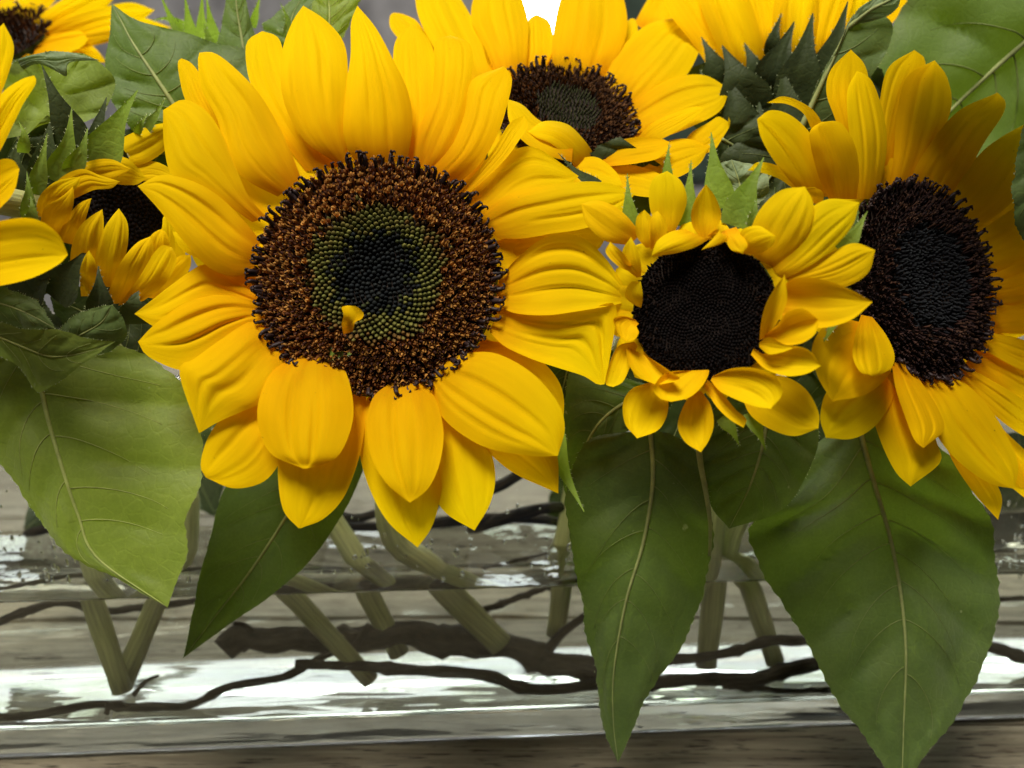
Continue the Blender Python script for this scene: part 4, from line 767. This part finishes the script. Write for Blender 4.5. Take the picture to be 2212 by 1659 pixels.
# big pale leaf bottom left, and the folded pieces above it
leaf(K, [(-40, 700), (-60, 800), (-45, 930), (10, 1010), (70, 1105), (140, 1195), (250, 1248), (362, 1312)], [(200, 730), (290, 760), (385, 825), (428, 930), (430, 1030), (398, 1140), (392, 1215), (362, 1312)],
     [(70, 720), (91, 845), (108, 920), (141, 1031), (170, 1115), (210, 1205), (362, 1312)], (20.9, 19.7, 18.6), mat='leaf_pale', fold=-.12, quilt=.13, nveins=5, vr=.10, hair=160, serr=8, label='broad pale green leaf hanging over the vase at the left')
leaf(K, [(-20, 690), (60, 712), (122, 712), (180, 730), (248, 738)], [(-20, 760), (40, 790), (70, 835), (95, 843), (160, 800), (248, 738)], [(-20, 720), (50, 750), (110, 770), (180, 762), (248, 738)], (18.9, 18.7, 18.8), mat='leaf_pale', fold=.1, quilt=.12, nveins=4, vr=.04, serr=2.0, wave=.25)
leaf(K, [(-20, 610), (30, 630), (80, 655), (120, 710)], [(-20, 690), (20, 700), (70, 712), (120, 710)], [(-20, 650), (30, 665), (75, 685), (120, 710)], (19.3, 19.2, 19.1), fold=-.3, nveins=3, vr=.03)
leaf(K, [(120, 720), (150, 690), (195, 668), (243, 658)], [(170, 770), (230, 760), (270, 730), (265, 690), (243, 658)], [(130, 745), (180, 720), (220, 695), (243, 658)], (19.7, 19.5, 19.4), mat='leaf', fold=-.2, nveins=3, vr=.03, serr=2.0)
leaf(K, [(10, 300), (8, 220), (15, 160), (50, 125), (120, 113), (180, 115)], [(100, 250), (170, 265), (225, 235), (248, 175), (215, 135), (180, 115)], [(60, 290), (110, 240), (140, 180), (165, 140), (180, 115)], (22.4, 22.6, 22.9), mat='leaf_pale', fold=.15, nveins=4, vr=.02, serr=2, veins=False)
leaf(K, [(20, 150), (27, 132), (80, 116), (140, 112), (215, 130)], [(40, 155), (80, 138), (115, 150), (143, 163), (150, 135), (215, 130)], [(30, 150), (70, 130), (120, 130), (160, 126), (215, 130)], (22.5, 22.2, 22.4), mat='leaf_grey', fold=-.2, nveins=3, serr=1.5, vr=.02, veins=False, hair=20)

# ---- sunflower at the left edge, close to the camera
b2 = zclamp(atw(272, 1504, 3.0), 1.3); t2 = atw(345, 1290, 3.0)
Lf = flower(-190, 390, 18.5, (0.10, -0.95, 0.2), b2, 'close sunflower cut off by the left edge, only a few petals showing')
stem(Lf, [Lf.C - Lf.n * .8, Lf.C - Lf.n * 3 + Vector((1.0, 1.2, -.6)), Vector((at(-60, 1060, 26).x, 26.2, 10.7)), Vector((at(420, 1000, 27).x - 1, 27.2, 8.5)), t2, b2], .36, .34)
disc(Lf, Lf.C, Lf.n, 1.35, 300, [(1.1, 'open', .6, .24, BB, .2, 'open_florets')], .3, .2, 0, 31)
def l_(l, r, off=(0, .3, .3), **k): return opetal(Lf, l, r, off, **k)
l_([(-110, 300), (-70, 220), (-40, 140), (-20, 80), (8, 50)], [(-70, 320), (-15, 240), (18, 160), (30, 100), (8, 50)], (-.3, -.1, 0))
l_([(-90, 320), (-40, 260), (5, 200), (45, 172), (74, 163)], [(-70, 390), (-10, 340), (28, 270), (50, 225), (78, 180), (74, 163)], (0, .3, .4), ridge=.2)
l_([(-90, 400), (-40, 370), (0, 345), (28, 346), (42, 365)], [(-80, 460), (-30, 470), (10, 440), (32, 410), (42, 365)], (0, .4, .5), cup=.3)
l_([(-110, 520), (-50, 495), (10, 475), (75, 473), (125, 505), (147, 550)], [(-110, 600), (-60, 620), (0, 617), (70, 600), (125, 572), (147, 550)], (0, .7, .9), cup=.35, ridge=.14, edgefold=.2)
for k in range(14):
    an = 2 * math.pi * k / 14; bx, by = -190 + 120 * math.cos(an), 390 + 115 * math.sin(an); tx, ty = -190 + 205 * math.cos(an), 390 + 195 * math.sin(an)
    petal(Lf, (bx, by), ((bx + tx) / 2, (by + ty) / 2), (tx, ty), 80, (-.2, -.2, -.4), nu=12, nv=8)

# ---- far flower, top left
b4 = zclamp(atw(864, 1412, 2.8), 1.3); t4 = atw(800, 1290, 2.8)
T = flower(10, 82, 31.0, (-0.15, -0.62, 0.76), b4, 'far sunflower in the top left corner with a crumbly brown centre')
stem(T, [T.C - T.n * .8, T.C - T.n * 2.5 + Vector((.5, .2, -1.0)), Vector((at(560, 1060, 28).x, 27.2, 10.6)), t4, b4], .34, .36)
disc(T, T.C, T.n, 1.5, 500, [(1.1, 'open', .6, .26, BR[2:3] + BB, .2, 'open_florets')], .4, .1, 50, 41)
def t_(l, r, Ys, **k): return opetal(T, l, r, (0, 0, 0), depth=Ys, **k)
t_([(0, 60), (40, 20), (80, -10), (130, -40)], [(30, 70), (80, 40), (120, 0), (130, -40)], (31.4, 31.8, 32.5))
t_([(-30, 60), (-10, 20), (30, 0), (80, -5)], [(0, 65), (30, 50), (60, 25), (80, -5)], (31.5, 32, 32.5))
t_([(45, 75), (90, 30), (150, -10), (200, -30), (260, -20)], [(80, 90), (140, 60), (190, 40), (230, 15), (260, -20)], (31.2, 31, 31.4))
t_([(60, 90), (120, 50), (200, 22), (280, 5), (335, 22)], [(75, 110), (150, 80), (230, 55), (300, 45), (335, 22)], (31, 30.4, 30.6))
t_([(90, 90), (180, 55), (260, 35), (310, 38), (372, 60)], [(95, 115), (180, 95), (250, 75), (320, 68), (372, 60)], (31, 30.8, 31.2))
t_([(50, 108), (110, 85), (180, 72), (235, 65), (250, 85)], [(50, 128), (110, 118), (170, 105), (220, 95), (250, 85)], (30.8, 30.2, 30.4))
t_([(120, 100), (160, 95), (200, 100), (232, 135)], [(125, 125), (160, 125), (200, 135), (232, 135)], (30.8, 30.6, 30.7))
t_([(90, 110), (130, 100), (175, 110), (215, 140)], [(90, 140), (130, 145), (175, 150), (215, 140)], (30.6, 30.4, 30.4))
for k in range(12):
    an = 2 * math.pi * k / 12; petal(T, (10 + 75 * math.cos(an), 85 + 45 * math.sin(an)), (10 + 130 * math.cos(an), 85 + 75 * math.sin(an)), (10 + 180 * math.cos(an), 85 + 100 * math.sin(an)), 55, (-.3, 0, 0), nu=12, nv=8)
leaf(T, [(330, 330), (268, 260), (235, 200), (228, 140), (238, 70), (241, 8)], [(560, 330), (570, 210), (540, 115), (465, 94), (404, 71), (300, 45), (241, 8)], [(420, 300), (371, 219), (337, 168), (286, 91), (260, 42), (241, 8)], (23.6, 24.0, 24.6), mat='leaf', nveins=5, vr=.11, serr=1.5, fold=-.05, label='dark green leaf with pale midrib standing behind the largest flower')
leaf(T, [(480, 130), (470, 100), (480, 50), (492, -20), (505, -60)], [(570, 140), (555, 90), (540, 40), (525, -20), (505, -60)], [(530, 130), (522, 80), (512, 20), (505, -60)], (25.2, 25.4, 25.6), nveins=4, vr=.07, serr=1.2)
leaf(T, [(640, 130), (590, 85), (570, 60), (590, 35), (660, -20)], [(700, 130), (690, 80), (680, 40), (680, 0), (660, -20)], [(670, 130), (640, 80), (630, 40), (660, -20)], (25.6, 25.8, 26.2), nveins=4, vr=.05)
leaf(T, [(690, 90), (675, 50), (680, 0), (700, -40)], [(730, 90), (750, 60), (768, 20), (775, -20), (700, -40)], [(710, 90), (712, 50), (710, 0), (700, -40)], (24.8, 25.0, 25.2), mat='leaf_pale', nveins=4, vr=.05)
for (B, Mx, T_, w_, Y) in [((415, 100), (375, 50), (340, -25), 26, 27.0), ((420, 100), (408, 50), (398, -20), 30, 26.6), ((440, 110), (435, 50), (438, -30), 30, 26.4), ((465, 110), (455, 50), (445, -10), 34, 26.3), ((455, 120), (452, 90), (441, 50), 30, 26.0), ((545, 60), (552, 30), (565, -20), 18, 26.0), ((618, 75), (622, 45), (605, 5), 16, 25.5), ((400, 55), (360, 40), (325, 45), 16, 27.4)]:
    bract(T, B, Mx, T_, w_, (0, 0, 0), depth=(Y, Y, Y))
# dark leaf hanging below the main flower
leaf(A, [(520, 1000), (480, 1070), (455, 1160), (430, 1250), (414, 1340), (396, 1421)], [(800, 960), (770, 1050), (730, 1125), (665, 1215), (580, 1290), (490, 1352), (396, 1421)], [(680, 1000), (625, 1105), (545, 1228), (470, 1325), (396, 1421)], (22.6, 21.6, 21.0), mat='leaf', fold=-.15, quilt=.06, nveins=5, vr=.085, serr=1.5, label='dark pointed leaf hanging below the largest flower')

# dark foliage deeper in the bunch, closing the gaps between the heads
def deepleaf(F_, B, Mx, T_, w_, Y, mat='bract_shaded'):
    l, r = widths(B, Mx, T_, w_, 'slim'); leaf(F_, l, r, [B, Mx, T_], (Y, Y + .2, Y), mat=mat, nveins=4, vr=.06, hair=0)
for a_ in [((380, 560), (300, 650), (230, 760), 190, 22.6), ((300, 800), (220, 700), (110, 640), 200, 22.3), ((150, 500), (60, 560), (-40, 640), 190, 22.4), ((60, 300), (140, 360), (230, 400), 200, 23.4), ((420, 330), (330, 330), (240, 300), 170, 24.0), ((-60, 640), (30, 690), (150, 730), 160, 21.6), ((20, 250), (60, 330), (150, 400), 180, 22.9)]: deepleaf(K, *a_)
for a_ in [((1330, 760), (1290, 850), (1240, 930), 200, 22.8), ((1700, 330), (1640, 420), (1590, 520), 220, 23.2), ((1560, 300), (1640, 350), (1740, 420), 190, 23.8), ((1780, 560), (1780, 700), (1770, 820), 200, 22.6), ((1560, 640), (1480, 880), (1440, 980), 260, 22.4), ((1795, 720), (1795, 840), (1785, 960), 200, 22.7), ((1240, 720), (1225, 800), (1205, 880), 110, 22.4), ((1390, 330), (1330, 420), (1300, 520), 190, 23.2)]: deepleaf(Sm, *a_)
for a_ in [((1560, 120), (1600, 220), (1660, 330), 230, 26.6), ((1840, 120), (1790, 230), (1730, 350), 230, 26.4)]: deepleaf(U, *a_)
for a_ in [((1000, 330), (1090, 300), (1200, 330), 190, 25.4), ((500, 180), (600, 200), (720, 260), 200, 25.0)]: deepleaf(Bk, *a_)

for F_, a_ in [(T, ((560, 880), (600, 1010), (680, 1130), 210, 31.6)), (Bk, ((960, 900), (900, 1030), (830, 1150), 170, 31.8)), (Sm, ((1460, 930), (1560, 1040), (1660, 1140), 210, 31.6)), (K, ((60, 900), (170, 1020), (60, 1140), 200, 31.7)), (Rf, ((2190, 930), (2200, 1050), (2130, 1160), 200, 31.9)), (K, ((360, 900), (420, 1010), (470, 1110), 170, 32.0)), (Bk, ((1300, 900), (1260, 1040), (1180, 1160), 150, 32.2)), (U, ((1800, 920), (1850, 1040), (1900, 1150), 200, 31.8))]: deepleaf(F_, *a_)  # leaves added behind the vase to shade the table and darken the water's reflections

# petal scrap lying on the main disc
scr = Flower(); scr.root = root('petal_scrap', at(760, 690, 19.1), 'small curled orange petal scrap stuck on the large brown disc', 'petal'); 
sheet('curled_blade', scr.root, [(742, 722), (738, 700), (742, 680), (738, 664), (750, 660)], [(762, 716), (768, 695), (780, 690), (786, 678), (770, 662), (750, 660)], plane_depth(A.C, A.n), (.75, 1.05, .95), .5, .1, 0, M['petal'], 14, 10)
del scr

# ================================================================== stems' neighbours: twigs in the water
def twig(label, pts, radii, name='twig', side=()):
    P = cr([atw(x, y_, d) if len(p_) == 3 else Vector(p_[:3]) for p_ in pts for (x, y_, d) in [p_[:3]]], 60)
    P = [Vector((p[0], p[1], max(p[2], Z0 + BT + .12))) for p in P]
    rs = random.Random(label); ph = rs.uniform(0, 50)
    R_ = [float(np.interp(i / 59, np.linspace(0, 1, len(radii)), radii)) * (1 + .30 * noise.noise(Vector((i * .45, ph, 0))) + (.35 if i % 13 == int(ph) % 13 else 0)) for i in range(60)]
    P = [p + Vector((noise.noise(Vector((i * .21, ph, 1))), noise.noise(Vector((i * .21, ph, 5))), noise.noise(Vector((i * .21, ph, 9))))) * R_[i] * .5 for i, p in enumerate(P)]
    r = root(name, P[0], label, 'twig', 'bare twigs standing in the vase water')
    tube('bark', P, R_, M['twig'], r, 9)
    for (pp, rr_) in side:
        Q = [Vector((p[0], p[1], max(p[2], Z0 + BT + .12))) for p in cr([atw(*p_) for p_ in pp], 14)]; tube('side_shoot', Q, [rr_ * (1 - .5 * i / 13) for i in range(14)], M['twig'], r, 7)
    return r
twig('thin wavy dark twig crossing the lower left of the vase', [(-60, 1605, 1.2), (0, 1584, 1.2), (105, 1541, 1.2), (210, 1520, 1.3), (330, 1528, 1.4), (421, 1518, 1.5), (505, 1481, 1.6), (606, 1462, 1.8), (708, 1413, 2.0), (770, 1392, 2.2), (800, 1345, 2.4)], [.12, .13, .14, .14, .13, .12, .10], side=[([(240, 1515, 1.25), (232, 1545, 1.2), (240, 1580, 1.1)], .10), ([(290, 1500, 1.6), (318, 1470, 1.7), (345, 1458, 1.7)], .09)])
twig('thickest dark branch with a blunt cut end in the middle of the vase', [(486, 1402, 2.4), (560, 1376, 2.5), (700, 1385, 2.7), (850, 1372, 2.9), (1000, 1388, 2.9), (1130, 1410, 2.8), (1270, 1448, 2.6), (1400, 1480, 2.4)], [.42, .40, .44, .46, .44, .46, .42], side=[([(1185, 1400, 2.7), (1215, 1365, 2.6), (1262, 1330, 2.4), (1300, 1300, 2.2)], .19), ([(560, 1380, 2.5), (530, 1350, 2.3), (505, 1345, 2.2)], .12)])
twig('smooth dark twig dipping along the vase floor below the thick branch', [(640, 1432, 1.8), (740, 1436, 1.7), (806, 1441, 1.6), (914, 1447, 1.5), (1048, 1457, 1.3), (1116, 1481, 1.2), (1183, 1488, 1.2), (1280, 1478, 1.2), (1380, 1472, 1.2), (1467, 1468, 1.2), (1600, 1466, 1.3), (1700, 1446, 1.4), (1790, 1424, 1.6), (1900, 1380, 2)], [.14, .19, .19, .19, .22, .24, .26, .24])
twig('dark twig arching across the right half of the vase', [(1380, 1440, 2.2), (1467, 1421, 2.2), (1551, 1413, 2.2), (1618, 1394, 2.2), (1676, 1381, 2.2), (1750, 1380, 2.2), (1900, 1370, 2.3), (2050, 1375, 2.3), (2130, 1396, 2.3), (2215, 1424, 2.2), (2290, 1450, 2.2)], [.19, .18, .18, .2, .2, .22, .2])
twig('thin twig with a knobbed tip near the right vase floor', [(1560, 1482, 1.1), (1655, 1488, 1.0), (1710, 1496, .9), (1753, 1500, .9), (1804, 1481, 1.0), (1860, 1450, 1.2)], [.10, .09, .08, .08, .08], side=[([(1745, 1498, .9), (1775, 1506, .8), (1795, 1504, .8)], .06)])
twig('thin brown twig just under the water line at the left', [(-60, 1365, 2.6), (0, 1342, 2.6), (67, 1316, 2.7), (135, 1300, 2.9), (236, 1316, 3.2), (303, 1313, 3.4), (415, 1299, 3.6), (520, 1285, 4.0)], [.13, .14, .13, .12, .12, .11])
twig('slim twig slanting up out of the water in the middle', [(1045, 1318, 3.6), (1143, 1281, 3.9), (1200, 1262, 4.2), (1290, 1240, 4.5)], [.12, .11, .10])
twig('thin twig lying under the water line at the right end', [(1740, 1300, 3.4), (1900, 1310, 3.6), (2060, 1298, 3.8), (2154, 1293, 3.8), (2230, 1290, 3.8)], [.10, .09, .09])
def airtwig(label, pts, radii):
    P = [Vector(p) for p in cr(pts, 40)]; rs = random.Random(label); ph = rs.uniform(0, 50); R_ = [float(np.interp(i / 39, np.linspace(0, 1, len(radii)), radii)) * (1 + .2 * noise.noise(Vector((i * .3, ph, 0)))) for i in range(40)]
    r = root('twig', P[0], label, 'twig', 'bare twigs standing in the vase water'); tube('bark', P, R_, M['twig'], r, 8)
airtwig('tangled dark twig above the water behind the lowest petals', [(-4.5, 29.2, 5.6), (-2.5, 28.4, 6.4), (-.5, 27.8, 7.0), (1.2, 27.6, 8.3), (2.6, 27.4, 9.6)], [.2, .2, .18, .15])
airtwig('dark forked twig rising above the water at the right end', [(9.5, 28.6, 5.2), (11.5, 27.9, 6.4), (13.6, 27.5, 7.2), (16, 27.3, 8.0)], [.2, .2, .17])
airtwig('dark twig lying flat on the water behind the middle stems', [(-7, 29.2, 5.1), (-4, 28.6, 5.3), (0, 28.9, 5.5), (4, 28.5, 5.2), (6.5, 28.8, 5.4)], [.16, .2, .18, .14])

airtwig('thin dark twig leaning over the water at the far left', [(-17, 28.8, 4.9), (-14.5, 27.8, 6.0), (-12.4, 27.2, 7.4), (-11, 27.0, 9.0)], [.17, .15, .12])
airtwig('crooked dark twig crossing just above the water left of centre', [(-10, 27.4, 5.2), (-7.5, 28.2, 6.3), (-5, 27.6, 6.0), (-2.5, 28.2, 7.3), (0, 28.6, 8.6)], [.15, .16, .13, .10])
airtwig('thick dark twig rising from the water between the middle stems', [(-1.5, 29.0, 5.0), (.8, 28.3, 6.0), (2.9, 28.0, 6.4), (5.2, 28.4, 7.6), (6.8, 28.8, 9.2)], [.22, .21, .18, .14])

# water drops clinging to the inside of the front glass
def drops():
    rs = random.Random(77); V = []; F = []
    for k in range(170):
        px = rs.choice((rs.uniform(-20, 160), rs.uniform(-20, 2230), rs.uniform(2100, 2230), rs.uniform(740, 1230))); py = 1262 - 15 * (px / 2212) - abs(rs.gauss(0, 85)) - 6
        r = ray(px, py).normalized(); kk = (V0 + VN * (WT - .02) - CAM).dot(VN) / r.dot(VN); c = CAM + r * kk
        a = rs.uniform(.02, .075) * rs.choice((.6, 1, 1.3)); b = len(V); n, m = 8, 4; st_ = rs.uniform(.8, 1.8)
        for i in range(m + 1):
            th = math.pi / 2 * i / m
            for q_ in range(n):
                an = 2 * math.pi * q_ / n; V.append(c + VE * math.cos(an) * a * math.cos(th) + Vector((0, 0, 1)) * math.sin(an) * a * st_ * math.cos(th) + VN * a * .6 * math.sin(th))
        for i in range(m):
            for q_ in range(n): F.append((b + i * n + q_, b + i * n + (q_ + 1) % n, b + (i + 1) * n + (q_ + 1) % n, b + (i + 1) * n + q_))
        F.append(tuple(b + q_ for q_ in range(n)))
    o = mesh('water_drops', V, F, M['water'], None); tag(o, 'tiny water drops clinging to the glass above the water line', 'water drops', kind='stuff')
drops()

sc.render.resolution_x = 1024; sc.render.resolution_y = 768
